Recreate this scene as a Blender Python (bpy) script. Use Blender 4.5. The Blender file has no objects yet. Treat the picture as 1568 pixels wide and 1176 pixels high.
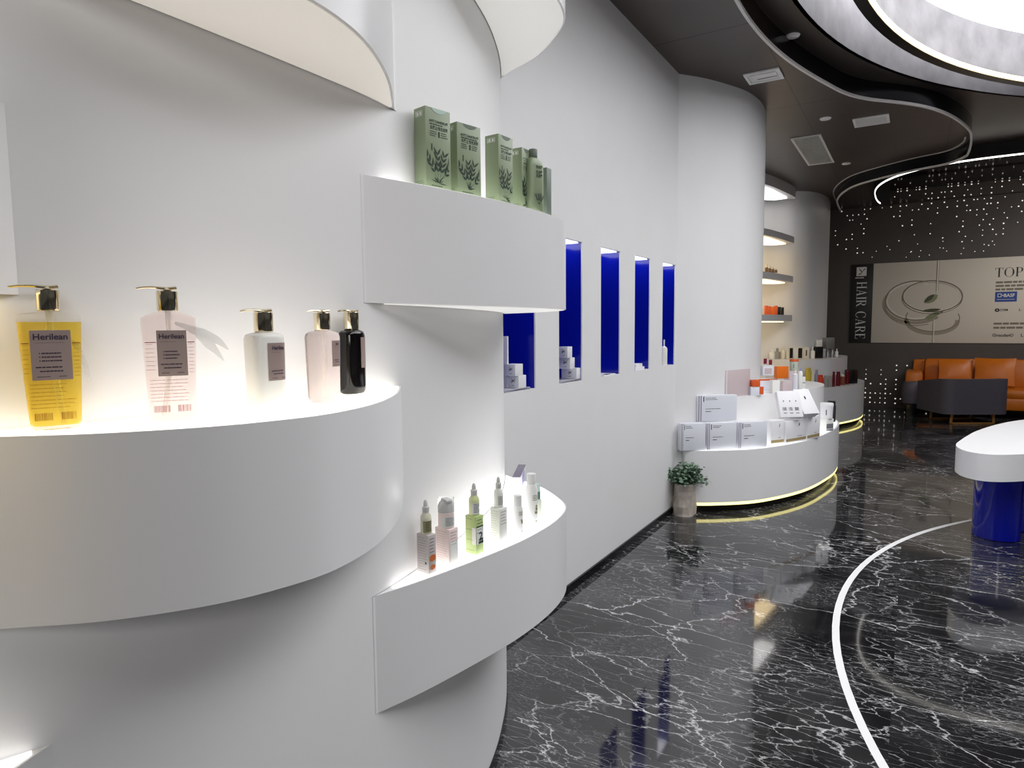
import bpy, bmesh, math, random
from mathutils import Vector, Matrix
random.seed(7)
SC = bpy.context.scene
COL = SC.collection

# ------------------------------------------------------------------ camera
FPX, EYE = 1000.0, 1.55                       # focal length in pixels of a 1568 px wide frame, eye height
nz = Vector((-0.009, 1.0, -0.08706)).normalized()            # world up seen from the camera (right, up, forward)
_d = Vector(((1401-784)/FPX, (588-495.4)/FPX, 1.0)).normalized()   # direction of the niche wall
ny = (_d - nz*_d.dot(nz)).normalized()
nx = -nz.cross(ny)
if nx[0] < 0: nx = -nx
cam_data = bpy.data.cameras.new('camera')
cam = bpy.data.objects.new('camera', cam_data); COL.objects.link(cam)
R = Vector((nx[0], ny[0], nz[0])); U = Vector((nx[1], ny[1], nz[1])); F = Vector((nx[2], ny[2], nz[2]))
cam.matrix_world = Matrix(((R[0], U[0], -F[0], 0), (R[1], U[1], -F[1], 0), (R[2], U[2], -F[2], EYE), (0, 0, 0, 1)))
cam_data.sensor_fit = 'HORIZONTAL'; cam_data.sensor_width = 36.0; cam_data.lens = 36.0*FPX/1568
cam_data.clip_start = 0.02; cam_data.clip_end = 100
SC.camera = cam
def ray(x, y): return R*((x-784)/FPX) + U*((588-y)/FPX) + F
def at(x, y, z):                              # point of the plane at height z seen at photo pixel x, y
    r = ray(x, y); return Vector((0, 0, EYE)) + r*((z-EYE)/r.z)
def atx(x, y, X): r = ray(x, y); return Vector((0, 0, EYE)) + r*(X/r.x)
def aty(x, y, Y): r = ray(x, y); return Vector((0, 0, EYE)) + r*(Y/r.y)

# ------------------------------------------------------------------ world, exposure, large lights
w = bpy.data.worlds.new('world'); SC.world = w; w.use_nodes = True
w.node_tree.nodes['Background'].inputs[0].default_value = (0.93, 0.96, 1.0, 1)
w.node_tree.nodes['Background'].inputs[1].default_value = 0.05
SC.view_settings.view_transform = 'Standard'; SC.view_settings.look = 'None'
SC.view_settings.exposure = 0.12; SC.view_settings.gamma = 1.0; SC.view_settings.use_curve_mapping = False
SKY_L = 3.9                                   # luminance of the luminous ceiling
def area(name, loc, target, sx, sy, power, col=(1, 1, 1), spread=180):
    l = bpy.data.lights.new(name, 'AREA'); l.shape = 'RECTANGLE'; l.size = sx; l.size_y = sy; l.energy = power; l.color = col
    o = bpy.data.objects.new(name, l); COL.objects.link(o); o.location = loc
    l.spread = math.radians(spread); o.rotation_euler = (Vector(target)-Vector(loc)).to_track_quat('-Z', 'Y').to_euler(); return o
area('far_zone_fill', (3.2, 11.3, 3.45), (1.0, 13.9, 1.6), 2.0, .8, 19, (1.0, .95, .88), 95)  # added fill lamp without a fixture, brightens the banner and far end
area('rear_fill', (2.3, -1.7, 2.9), (-1.0, .6, 1.2), 2.0, .8, 34, (1.0, .98, .95))  # added fill lamp behind the camera, no fixture, lifts the ledge fronts

# ------------------------------------------------------------------ material helpers
def mat(name, col, rough=0.5, metal=0.0, emit=0.0, ecol=None, trans=0.0, ior=1.45, spec=0.5, coat=0.0, alpha=1.0):
    m = bpy.data.materials.new(name); m.use_nodes = True
    b = m.node_tree.nodes['Principled BSDF']
    c = (*col, 1) if len(col) == 3 else col
    b.inputs['Base Color'].default_value = c; b.inputs['Roughness'].default_value = rough
    b.inputs['Metallic'].default_value = metal; b.inputs['IOR'].default_value = ior
    b.inputs['Transmission Weight'].default_value = trans; b.inputs['Specular IOR Level'].default_value = spec
    b.inputs['Coat Weight'].default_value = coat; b.inputs['Alpha'].default_value = alpha
    if emit:
        b.inputs['Emission Color'].default_value = (*(ecol or col), 1); b.inputs['Emission Strength'].default_value = emit
    return m
def nodes(m): return m.node_tree.nodes, m.node_tree.links, m.node_tree.nodes['Principled BSDF']
def noisy(name, col, rough=0.5, var=0.06, scale=6.0, bump=0.0, **k):   # base colour with a faint procedural mottling
    m = mat(name, col, rough, **k); N, L, b = nodes(m)
    tc = N.new('ShaderNodeTexCoord'); n = N.new('ShaderNodeTexNoise'); n.inputs['Scale'].default_value = scale; n.inputs['Detail'].default_value = 5
    r = N.new('ShaderNodeValToRGB')
    r.color_ramp.elements[0].color = (*[c*(1-var) for c in col], 1); r.color_ramp.elements[1].color = (*[min(1, c*(1+var)) for c in col], 1)
    r.color_ramp.elements[0].position = .3; r.color_ramp.elements[1].position = .7
    L.new(tc.outputs['Object'], n.inputs['Vector']); L.new(n.outputs['Fac'], r.inputs['Fac']); L.new(r.outputs['Color'], b.inputs['Base Color'])
    if bump:
        bp = N.new('ShaderNodeBump'); bp.inputs['Strength'].default_value = bump; bp.inputs['Distance'].default_value = .01
        L.new(n.outputs['Fac'], bp.inputs['Height']); L.new(bp.outputs['Normal'], b.inputs['Normal'])
    return m

def marble():
    m = mat('black_marble', (.012, .012, .013), 0.055, ior=1.72); N, L, b = nodes(m)
    tc0 = N.new('ShaderNodeTexCoord')
    # slabs: every slab gets its own piece of the pattern
    sc_ = N.new('ShaderNodeVectorMath'); sc_.operation = 'MULTIPLY'; sc_.inputs[1].default_value = (1/1.9, 1/3.2, 0); L.new(tc0.outputs['Object'], sc_.inputs[0])
    of_ = N.new('ShaderNodeVectorMath'); of_.inputs[1].default_value = (.012, .33, 0); L.new(sc_.outputs[0], of_.inputs[0])
    fl_ = N.new('ShaderNodeVectorMath'); fl_.operation = 'FLOOR'; L.new(of_.outputs[0], fl_.inputs[0])
    wn_ = N.new('ShaderNodeTexWhiteNoise'); wn_.noise_dimensions = '2D'; L.new(fl_.outputs[0], wn_.inputs['Vector'])
    k_ = N.new('ShaderNodeVectorMath'); k_.operation = 'SCALE'; k_.inputs['Scale'].default_value = 23; L.new(wn_.outputs['Color'], k_.inputs[0])
    sum_ = N.new('ShaderNodeVectorMath'); L.new(tc0.outputs['Object'], sum_.inputs[0]); L.new(k_.outputs[0], sum_.inputs[1])
    class tc: outputs = {'Object': sum_.outputs[0]}
    def math_(op, a, c=None, clamp=False):
        n = N.new('ShaderNodeMath'); n.operation = op; n.use_clamp = clamp
        for i, v in enumerate((a, c)):
            if v is None: continue
            if isinstance(v, (int, float)): n.inputs[i].default_value = v
            else: L.new(v, n.inputs[i])
        return n.outputs[0]
    def warp(scale, amt, seed, stretch=(1, 1, 1), rot=0):
        mp = N.new('ShaderNodeMapping'); mp.inputs['Location'].default_value = (seed, seed*.7, seed*.3)
        mp.inputs['Scale'].default_value = stretch; mp.inputs['Rotation'].default_value = (0, 0, rot)
        L.new(tc.outputs['Object'], mp.inputs['Vector'])
        n = N.new('ShaderNodeTexNoise'); n.inputs['Scale'].default_value = scale; n.inputs['Detail'].default_value = 6; n.inputs['Roughness'].default_value = .6
        L.new(mp.outputs[0], n.inputs['Vector'])
        s = N.new('ShaderNodeVectorMath'); s.operation = 'SUBTRACT'; L.new(n.outputs['Color'], s.inputs[0]); s.inputs[1].default_value = (.5, .5, .5)
        k = N.new('ShaderNodeVectorMath'); k.operation = 'SCALE'; L.new(s.outputs[0], k.inputs[0]); k.inputs['Scale'].default_value = amt
        a = N.new('ShaderNodeVectorMath'); L.new(mp.outputs[0], a.inputs[0]); L.new(k.outputs[0], a.inputs[1])
        return a.outputs[0]
    def vein(vec, scale, width):
        v = N.new('ShaderNodeTexVoronoi'); v.feature = 'DISTANCE_TO_EDGE'; v.inputs['Scale'].default_value = scale
        L.new(vec, v.inputs['Vector'])
        q = math_('DIVIDE', v.outputs['Distance'], width)
        return math_('POWER', math_('SUBTRACT', 1.0, q, True), 1.6)
    def mask(scale, lo, hi, seed):
        mp = N.new('ShaderNodeMapping'); mp.inputs['Location'].default_value = (seed, seed, 0); L.new(tc.outputs['Object'], mp.inputs['Vector'])
        n = N.new('ShaderNodeTexNoise'); n.inputs['Scale'].default_value = scale; n.inputs['Detail'].default_value = 3; L.new(mp.outputs[0], n.inputs['Vector'])
        r = N.new('ShaderNodeMapRange'); r.inputs[1].default_value = lo; r.inputs[2].default_value = hi; L.new(n.outputs['Fac'], r.inputs[0])
        return r.outputs[0]
    v1 = math_('MULTIPLY', vein(warp(2.2, .42, 3.1, (.9, 1.5, 1), -.55), 1.15, .0085), mask(1.1, .36, .58, 5))
    v2 = math_('MULTIPLY', vein(warp(4.0, .24, 9.4, (.8, 2.2, 1), -.35), 2.2, .011), mask(1.3, .42, .60, 11))
    v3 = math_('MULTIPLY', vein(warp(8.0, .13, 1.7, (.8, 2.4, 1), -.75), 5.2, .019), mask(1.4, .46, .62, 23))
    v4 = math_('MULTIPLY', vein(warp(15., .07, 6.3, (.8, 2.2, 1), -.5), 12.0, .036), mask(1.6, .47, .66, 31))
    v5 = math_('MULTIPLY', vein(warp(26., .04, 2.3, (.8, 2.5, 1), -.2), 26.0, .07), mask(1.9, .50, .70, 47))
    s = math_('ADD', math_('MULTIPLY', v1, .85), math_('MULTIPLY', v2, .80))
    s = math_('ADD', s, math_('MULTIPLY', v3, .72)); s = math_('ADD', s, math_('MULTIPLY', v4, .48)); s = math_('ADD', s, math_('MULTIPLY', v5, .30))
    cloud = math_('MULTIPLY', mask(1.7, .45, .8, 40), .05)
    s = math_('ADD', s, cloud, True)
    r = N.new('ShaderNodeValToRGB'); r.color_ramp.elements[0].color = (.010, .010, .011, 1); r.color_ramp.elements[1].color = (.72, .72, .73, 1)
    L.new(s, r.inputs['Fac']); L.new(r.outputs['Color'], b.inputs['Base Color'])
    return m

def panel_ceiling():                          # dark brown panels with fine joints
    m = mat('brown_panel', (.075, .057, .050), .34); N, L, b = nodes(m)
    tc = N.new('ShaderNodeTexCoord'); sp = N.new('ShaderNodeSeparateXYZ'); L.new(tc.outputs['Object'], sp.inputs[0])
    def line(out, off, per, wid):
        a = N.new('ShaderNodeMath'); a.operation = 'ADD'; a.inputs[1].default_value = off; L.new(out, a.inputs[0])
        p = N.new('ShaderNodeMath'); p.operation = 'PINGPONG'; p.inputs[1].default_value = per/2; L.new(a.outputs[0], p.inputs[0])
        c = N.new('ShaderNodeMath'); c.operation = 'LESS_THAN'; c.inputs[1].default_value = wid; L.new(p.outputs[0], c.inputs[0]); return c.outputs[0]
    mx = N.new('ShaderNodeMath'); mx.operation = 'MAXIMUM'
    L.new(line(sp.outputs['Y'], -4.68+19.3, 1.93, .006), mx.inputs[0]); L.new(line(sp.outputs['X'], .97+12, 1.2, .004), mx.inputs[1])
    n = N.new('ShaderNodeTexNoise'); n.inputs['Scale'].default_value = 3; n.inputs['Detail'].default_value = 6; L.new(tc.outputs['Object'], n.inputs['Vector'])
    r = N.new('ShaderNodeValToRGB'); r.color_ramp.elements[0].color = (.060, .046, .041, 1); r.color_ramp.elements[1].color = (.086, .066, .059, 1); L.new(n.outputs['Fac'], r.inputs['Fac'])
    mi = N.new('ShaderNodeMix'); mi.data_type = 'RGBA'; mi.inputs['B'].default_value = (.006, .005, .005, 1)
    L.new(mx.outputs[0], mi.inputs['Factor']); L.new(r.outputs['Color'], mi.inputs['A']); L.new(mi.outputs['Result'], b.inputs['Base Color'])
    return m

M = dict(
    wall=noisy('white_paint', (.80, .795, .80), .42, .012, 3),
    lacquer=noisy('white_lacquer', (.80, .795, .805), .30, .01, 3),
    floor=marble(), ceil=panel_ceiling(),
    black=mat('black_gloss', (.006, .006, .007), .18), matte=noisy('matte_black', (.012, .011, .011), .6),
    taupe=noisy('dark_taupe', (.058, .048, .043), .42, .1, 2),
    plaster=noisy('grey_plaster', (.23, .22, .235), .6, .22, 5, .3),
    trim=mat('silver_trim', (.74, .72, .70), .35),
    glow=mat('lit_acrylic', (.9, .9, .88), .4, emit=1.5, ecol=(1, .985, .95)),
    glowa=mat('lit_acrylic_warm', (.9, .88, .82), .4, emit=1.7, ecol=(1, .94, .83)), undr=mat('under_strip', (.9, .9, .88), .4, emit=.4, ecol=(1, .98, .94)), undd=mat('underside_glow', (.85, .82, .78), .5, emit=.28, ecol=(1, .92, .83)), unde=mat('underside_glow_neutral', (.85, .84, .82), .5, emit=.24, ecol=(1, .97, .92)), undw=mat('under_strip_warm', (.9, .85, .7), .4, emit=6.0, ecol=(1, .74, .34)),
    sky=mat('luminous_ceiling', (.9, .9, .9), .6, emit=SKY_L, ecol=(.97, .98, 1.0)),
    led=mat('led_warm', (1, .9, .7), .5, emit=2.4, ecol=(1, .76, .42)),
    ledy=mat('led_yellow', (1, .95, .6), .5, emit=1.5, ecol=(1, .88, .30)),
    ledw=mat('led_white', (1, 1, .95), .5, emit=3.6, ecol=(1, .97, .90)),
    blue=mat('cobalt_gloss', (.003, .009, .36), .12, coat=.4),
    white=noisy('white_print', (.82, .82, .84), .45, .01, 3),
    inlay=mat('white_inlay', (.85, .85, .85), .15),
    star=mat('star_light', (1, .95, .9), .4, emit=.55, ecol=(1, .92, .84)),
)

# ------------------------------------------------------------------ mesh helpers
def finish(name, bm, m, parent=None, ang=35):
    bmesh.ops.recalc_face_normals(bm, faces=bm.faces)
    me = bpy.data.meshes.new(name); bm.to_mesh(me); bm.free()
    for p in me.polygons: p.use_smooth = True
    me.set_sharp_from_angle(angle=math.radians(ang))
    me.materials.append(M[m] if isinstance(m, str) else m)
    o = bpy.data.objects.new(name, me); COL.objects.link(o)
    if parent: o.parent = parent
    return o
def NB(): return bmesh.new()
def box(bm, c, s, rz=0.0, bev=0.0, rx=0.0, ry=0.0):
    t = bmesh.new(); bmesh.ops.create_cube(t, size=1)
    bmesh.ops.scale(t, vec=s, verts=t.verts)
    if bev: bmesh.ops.bevel(t, geom=t.edges[:], offset=bev, segments=2, profile=.5, affect='EDGES')
    mt = Matrix.Translation(c) @ Matrix.Rotation(rz, 4, 'Z') @ Matrix.Rotation(ry, 4, 'Y') @ Matrix.Rotation(rx, 4, 'X')
    bmesh.ops.transform(t, matrix=mt, verts=t.verts); merge(bm, t)
def merge(bm, t):
    me = bpy.data.meshes.new('tmp'); t.to_mesh(me); t.free(); bm.from_mesh(me); bpy.data.meshes.remove(me)
def loft(bm, secs, n=40, cap=True):           # secs: (z, half width x, half depth y, squareness)
    rings = []
    for z, a, b_, e in secs:
        ring = []
        for i in range(n):
            t = 2*math.pi*i/n; c, s = math.cos(t), math.sin(t)
            ring.append(bm.verts.new((a*math.copysign(abs(c)**(2/e), c), b_*math.copysign(abs(s)**(2/e), s), z)))
        rings.append(ring)
    for r0, r1 in zip(rings, rings[1:]):
        for i in range(n): bm.faces.new((r0[i], r0[(i+1) % n], r1[(i+1) % n], r1[i]))
    if cap: bm.faces.new(rings[0][::-1]); bm.faces.new(rings[-1])
def lathe(bm, prof, n=28, c=(0, 0)):          # prof: (r, z)
    rings = []
    for r, z in prof:
        rings.append([bm.verts.new((c[0]+max(r, 1e-5)*math.cos(2*math.pi*i/n), c[1]+max(r, 1e-5)*math.sin(2*math.pi*i/n), z)) for i in range(n)])
    for r0, r1 in zip(rings, rings[1:]):
        for i in range(n): bm.faces.new((r0[i], r0[(i+1) % n], r1[(i+1) % n], r1[i]))
    bm.faces.new(rings[0][::-1]); bm.faces.new(rings[-1])
def prism(bm, poly, z0, z1):
    b = [bm.verts.new((x, y, z0)) for x, y in poly]; t = [bm.verts.new((x, y, z1)) for x, y in poly]; n = len(poly)
    bm.faces.new(b[::-1]); bm.faces.new(t)
    for i in range(n): bm.faces.new((b[i], b[(i+1) % n], t[(i+1) % n], t[i]))
def tube(bm, pts, r, n=10):
    pts = [Vector(p) for p in pts]; rings = []
    for i, p in enumerate(pts):
        d = (pts[min(i+1, len(pts)-1)]-pts[max(i-1, 0)]).normalized()
        a = d.orthogonal().normalized() if i == 0 else (prev - d*prev.dot(d)).normalized()
        prev = a; b_ = d.cross(a); rr = r[i] if isinstance(r, (list, tuple)) else r
        rings.append([bm.verts.new(p + a*rr*math.cos(2*math.pi*k/n) + b_*rr*math.sin(2*math.pi*k/n)) for k in range(n)])
    for r0, r1 in zip(rings, rings[1:]):
        for k in range(n): bm.faces.new((r0[k], r0[(k+1) % n], r1[(k+1) % n], r1[k]))
    bm.faces.new(rings[0][::-1]); bm.faces.new(rings[-1])
def spline(P, k=10):                          # Catmull-Rom through 2D / 3D points
    P = [Vector(p) if len(p) == 3 else Vector((p[0], p[1], 0)) for p in P]; out = []
    for i in range(len(P)-1):
        p0 = P[i-1] if i else P[0]*2-P[1]; p1, p2 = P[i], P[i+1]; p3 = P[i+2] if i+2 < len(P) else P[-1]*2-P[-2]
        for j in range(k):
            t = j/k; out.append(.5*((2*p1)+(p2-p0)*t+(2*p0-5*p1+4*p2-p3)*t*t+(3*p1-p0-3*p2+p3)*t**3))
    out.append(P[-1]); return out
def resample(C, n):
    L = [0]
    for a, b_ in zip(C, C[1:]): L.append(L[-1]+(b_-a).length)
    out = []; j = 0
    for i in range(n):
        s = L[-1]*i/(n-1)
        while j < len(L)-2 and L[j+1] < s: j += 1
        u = (s-L[j])/max(L[j+1]-L[j], 1e-9); out.append(C[j].lerp(C[j+1], min(max(u, 0), 1)))
    return out
def normals2(C):                              # left-hand normals of a plan curve
    out = []
    for i in range(len(C)):
        d = C[min(i+1, len(C)-1)]-C[max(i-1, 0)]; d.z = 0; d.normalize(); out.append(Vector((-d.y, d.x, 0)))
    return out
def band(bm, C, z0, z1, th):                  # upright sheet along a plan curve, th to its left
    N_ = normals2(C); z0 = z0 if isinstance(z0, list) else [z0]*len(C); z1 = z1 if isinstance(z1, list) else [z1]*len(C)
    rows = []
    for p, q, a, b_ in zip(C, N_, z0, z1):
        e = p+q*th; rows.append([bm.verts.new((p.x, p.y, a)), bm.verts.new((p.x, p.y, b_)), bm.verts.new((e.x, e.y, b_)), bm.verts.new((e.x, e.y, a))])
    for r0, r1 in zip(rows, rows[1:]):
        for k in range(4): bm.faces.new((r0[k], r0[(k+1) % 4], r1[(k+1) % 4], r1[k]))
    bm.faces.new(rows[0]); bm.faces.new(rows[-1][::-1])
def circ(c, r, a0, a1, n=96): return [Vector((c[0]+r*math.cos(a0+(a1-a0)*i/n), c[1]+r*math.sin(a0+(a1-a0)*i/n), 0)) for i in range(n+1)]
def flat(bm, P, z):
    bm.faces.new([bm.verts.new((p[0], p[1], z)) for p in P])
def tag(o, label=None, cat=None, group=None, kind=None):
    if label: o['label'] = label
    if cat: o['category'] = cat
    if group: o['group'] = group
    if kind: o['kind'] = kind
    return o
def thing(name, label, cat, loc=(0, 0, 0), rz=0.0, group=None):
    o = bpy.data.objects.new(name, None); COL.objects.link(o); o.empty_display_size = .05
    o.location = loc; o.rotation_euler = (0, 0, rz); return tag(o, label, cat, group)
def struct(name, bm, m, ang=35): return tag(finish(name, bm, m, None, ang), kind='structure')

# ------------------------------------------------------------------ room shell
CZ, C2, YB = 3.543, 3.71, 13.95               # lower ceiling, upper ceiling, back wall
CC = (4.42, 4.35)                             # centre of the round ceiling opening
b = NB(); box(b, (4.0, 5.5, -.05), (13, 19, .1)); struct('floor', b, 'floor')

WL = spline([(-1.75, -2.2), (-1.72, -.9), (-1.55, -.5), (-1.38, -.2), (-1.26, .05), (-1.16, .25), (-1.09, .42), (-1.058, .55), (-1.048, .75), (-1.045, .95), (-1.048, 1.1), (-1.070, 1.26),
             (-1.12, 1.5), (-1.215, 1.82), (-1.308, 2.04), (-1.40, 2.21), (-1.50, 2.36), (-1.60, 2.47), (-1.671, 2.55)], 12)
b = NB(); band(b, WL, 0, CZ, .14); struct('wall_left', b, 'wall')
# niche wall with five tall openings
NI = [(2.63, 2.95), (3.215, 3.51), (3.78, 4.09), (4.36, 4.665), (4.95, 5.26)]
NZ0, NZ1, NX = 1.232, 2.04, -1.671
b = NB()
ys = [2.53]+[v for a in NI for v in a]+[5.30]
for i in range(len(ys)-1):
    y0, y1 = ys[i], ys[i+1]
    if i % 2 == 0: box(b, (NX-.004, (y0+y1)/2, CZ/2), (.008, y1-y0, CZ))
    else:
        box(b, (NX-.004, (y0+y1)/2, NZ0/2), (.008, y1-y0, NZ0)); box(b, (NX-.004, (y0+y1)/2, (NZ1+CZ)/2), (.008, y1-y0, CZ-NZ1))
struct('wall_niche', b, 'wall')
WM = spline([(-1.671, 5.29), (-1.521, 5.50), (-1.385, 5.77), (-1.297, 6.0), (-1.257, 6.25), (-1.255, 6.52), (-1.30, 6.85), (-1.42, 7.2), (-1.62, 7.5), (-1.9, 7.75), (-2.15, 7.85)], 12)
b = NB(); band(b, WM, 0, CZ, .12); struct('wall_column', b, 'wall')
WN = spline([(-2.2, 7.8), (-2.2, 9.7), (-2.13, 10.42), (-1.91, 10.66), (-1.575, 10.77), (-1.37, 10.99), (-1.255, 11.43), (-1.25, 11.9), (-1.31, 12.5), (-1.5, 13.05), (-1.9, 13.55), (-2.2, 13.95)], 12)
b = NB(); band(b, WN, 0, CZ, .12); struct('wall_far', b, 'wall')
b = NB(); box(b, (3.6, YB+.06, 2.2), (12.4, .12, 4.4)); struct('wall_back', b, 'taupe')
b = NB(); box(b, (9.9, 6.0, 2.2), (.12, 17.0, 4.4)); struct('wall_right', b, 'wall')
# black recessed skirting along the niche wall and the front column
b = NB(); box(b, (NX+.006, 3.92, .024), (.012, 2.72, .048)); struct('baseboard_left', b, 'black')
b = NB(); band(b, [p for p in WL if p.y > 1.2], .0, .03, -.004); struct('baseboard_front', b, 'black')

# ceilings: lower brown slab with a flowing edge
edge = circ(CC, 5.45, math.radians(222), math.radians(154), 60)
edge = [p for p in edge if p.y < 6.2]
edge += spline([edge[-1], (-.60, 6.54), (-.43, 6.83), (-.20, 7.08), (.023, 7.38), (.217, 7.80), (.377, 8.357), (.433, 8.75), (.405, 9.05), (.25, 9.35), (-.08, 9.50), (-.50, 9.82), (-.80, 10.15), (-1.0, 10.7), (-1.10, 11.3), (-1.12, 12.2)], 10)[1:]
for _ in range(14): edge = [edge[0]]+[(edge[i-1]+edge[i]*2+edge[i+1])/4 for i in range(1, len(edge)-1)]+[edge[-1]]
b = NB(); prism(b, [(p.x, p.y) for p in edge]+[(-2.6, 12.2), (-2.6, -2.3), (edge[0].x-2, -2.3)], CZ, CZ+.06); struct('ceiling', b, 'ceil')
tip = max(range(len(edge)), key=lambda i: edge[i].x+(.0 if edge[i].y > 8 else -9))
zb = [CZ-.004-(0 if i < tip-6 else min(1, (i-tip+6)/12)*.14) for i in range(len(edge))]
b = NB(); band(b, edge, [z+.02 for z in zb], C2, -.012); struct('trim_1', b, 'black')
b = NB(); band(b, edge, zb, [z+.022 for z in zb], -.02); struct('trim_2', b, 'trim')
b = NB(); band(b, [p-n_*-.035 for p, n_ in zip(edge[tip-3:], normals2(edge)[tip-3:])], CZ-.004, CZ, .018); struct('trim_3', b, 'trim')
# upper ceiling with the round opening and the far opening
def ring_face(bm, outer, holes, z0, z1):
    for hole in holes: band(bm, hole+[hole[0]], z0, z1, -.004)
def oval(r, n=160):                             # the opening: round towards the wall, flattened on its far right side
    return [Vector((p.x if p.x < .9 else .9+(p.x-.9)*.22, p.y, 0)) for p in circ(CC, r, 0, 2*math.pi, n)]
hole = oval(5.2)[:-1]
FC = (.9, 12.0)
def se(t, e=2.6):
    c_, s_ = math.cos(t), math.sin(t); return Vector((FC[0]+(1.5 if c_ < 0 else 3.2)*math.copysign(abs(c_)**(2/e), c_), FC[1]+(2.03 if s_ < 0 else 1.85)*math.copysign(abs(s_)**(2/e), s_), 0))
far_hole = [se(2*math.pi*i/128) for i in range(128)]
bm_c = bmesh.new()
def loop(pts, z):
    vs = [bm_c.verts.new((p[0], p[1], z)) for p in pts]; return [bm_c.edges.new((vs[i], vs[(i+1) % len(vs)])) for i in range(len(vs))]
es = loop([(-2.6, -2.3), (9.9, -2.3), (9.9, 13.95), (-2.6, 13.95)], C2)+loop(hole, C2)+loop(far_hole, C2)
bmesh.ops.triangle_fill(bm_c, use_beauty=True, use_dissolve=False, edges=es)
def inside(p, poly):
    c = False
    for i in range(len(poly)):
        a, d = poly[i], poly[i-1]
        if (a.y > p.y) != (d.y > p.y) and p.x < (d.x-a.x)*(p.y-a.y)/(d.y-a.y)+a.x: c = not c
    return c
bad = [f for f in bm_c.faces if inside(f.calc_center_median(), hole) or inside(f.calc_center_median(), far_hole)]
bmesh.ops.delete(bm_c, geom=bad, context='FACES'); struct('ceiling_upper', bm_c, mat('upper_brown', (.040, .031, .028), .34))
b = NB(); band(b, hole+[hole[0]], C2, 4.14, -.03); struct('trim_4', b, 'plaster')
b = NB(); flat(b, oval(5.22)[:-1], 4.14); struct('ceiling_luminous', b, 'sky')
b = NB(); flat(b, [(-2.6, 9.6), (5.5, 9.6), (5.5, 13.95), (-2.6, 13.95)], 3.95); struct('ceiling_far', b, mat('black_mirror', (.010, .008, .010), .06))
b = NB(); band(b, [se(math.radians(a)) for a in range(150, 391, 2)], 3.556, 3.95, -.02); struct('trim_5', b, 'matte')
t = thing('strip_light', 'thin curved light line edging the far ceiling opening above the banner', 'ceiling light', (FC[0], FC[1], 3.55))
b = NB(); arc_ = [se(math.radians(a)) for a in range(165, 360, 2)]; band(b, arc_, 3.538, 3.554, -.010); o = finish('led_strip', b, 'ledw', t); o.matrix_parent_inverse = Matrix.Translation(t.location).inverted()
# suspended drum ring in the round opening
t = thing('ring_light', 'large suspended ring with a warm light line inside the round ceiling opening', 'ceiling light', (CC[0], CC[1], 3.6))
inv = Matrix.Translation(t.location).inverted()
for nm, r_, z0, z1, th, m_ in (('drum', 4.87, 3.70, 4.10, -.02, 'plaster'), ('rim', 4.885, 3.655, 3.70, .075, 'black'), ('led_strip', 4.815, 3.66, 3.693, .02, 'led')):
    b = NB(); band(b, oval(r_), z0, z1, th); o = finish(nm, b, m_, t); o.matrix_parent_inverse = inv

# white ring inlaid in the floor
b = NB(); RC, RR = (3.53, 3.92), 3.847
o_, i_ = circ(RC, RR, 0, 2*math.pi, 160), circ(RC, RR-.034, 0, 2*math.pi, 160)
vo = [b.verts.new((p.x, p.y, .0015)) for p in o_[:-1]]; vi = [b.verts.new((p.x, p.y, .0015)) for p in i_[:-1]]
for k in range(160): b.faces.new((vo[k], vo[(k+1) % 160], vi[(k+1) % 160], vi[k]))
struct('trim_6', b, 'inlay')

# niche linings
for k, (y0, y1) in enumerate(NI):
    t = thing('display_niche', ['tall blue lined wall niche nearest the camera, half hidden under the wall ledge', 'blue lined wall niche holding three stacked white cartons',
              'middle one of the five blue wall niches, with a flat white booklet on its floor', 'blue wall niche second from the far end with low white packs on its floor',
              'blue wall niche at the far end beside the wall corner, holding a white bottle'][k], 'wall niche', (NX-.008, (y0+y1)/2, NZ0))
    D, h, wd = .30, NZ1-NZ0, y1-y0
    b = NB()
    box(b, (-D/2, wd/2+.0015, h/2), (D, .003, h)); box(b, (-D/2, -wd/2-.0015, h/2), (D, .003, h)); box(b, (-D-.0015, 0, h/2), (.003, wd+.006, h)); finish('lining', b, 'blue', t)
    b = NB(); box(b, (-D/2, 0, -.003), (D, wd, .006)); finish('sill', b, 'lacquer', t)
    b = NB(); box(b, (-D/2, 0, h+.003), (D, wd, .006)); finish('soffit', b, 'lacquer', t)
    b = NB(); box(b, (-.10, 0, h-.003), (.17, wd*.94, .005)); finish('led_panel', b, mat('niche_led', (1, 1, 1), .5, emit=2.6, ecol=(.96, .97, 1)), t)

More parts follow.
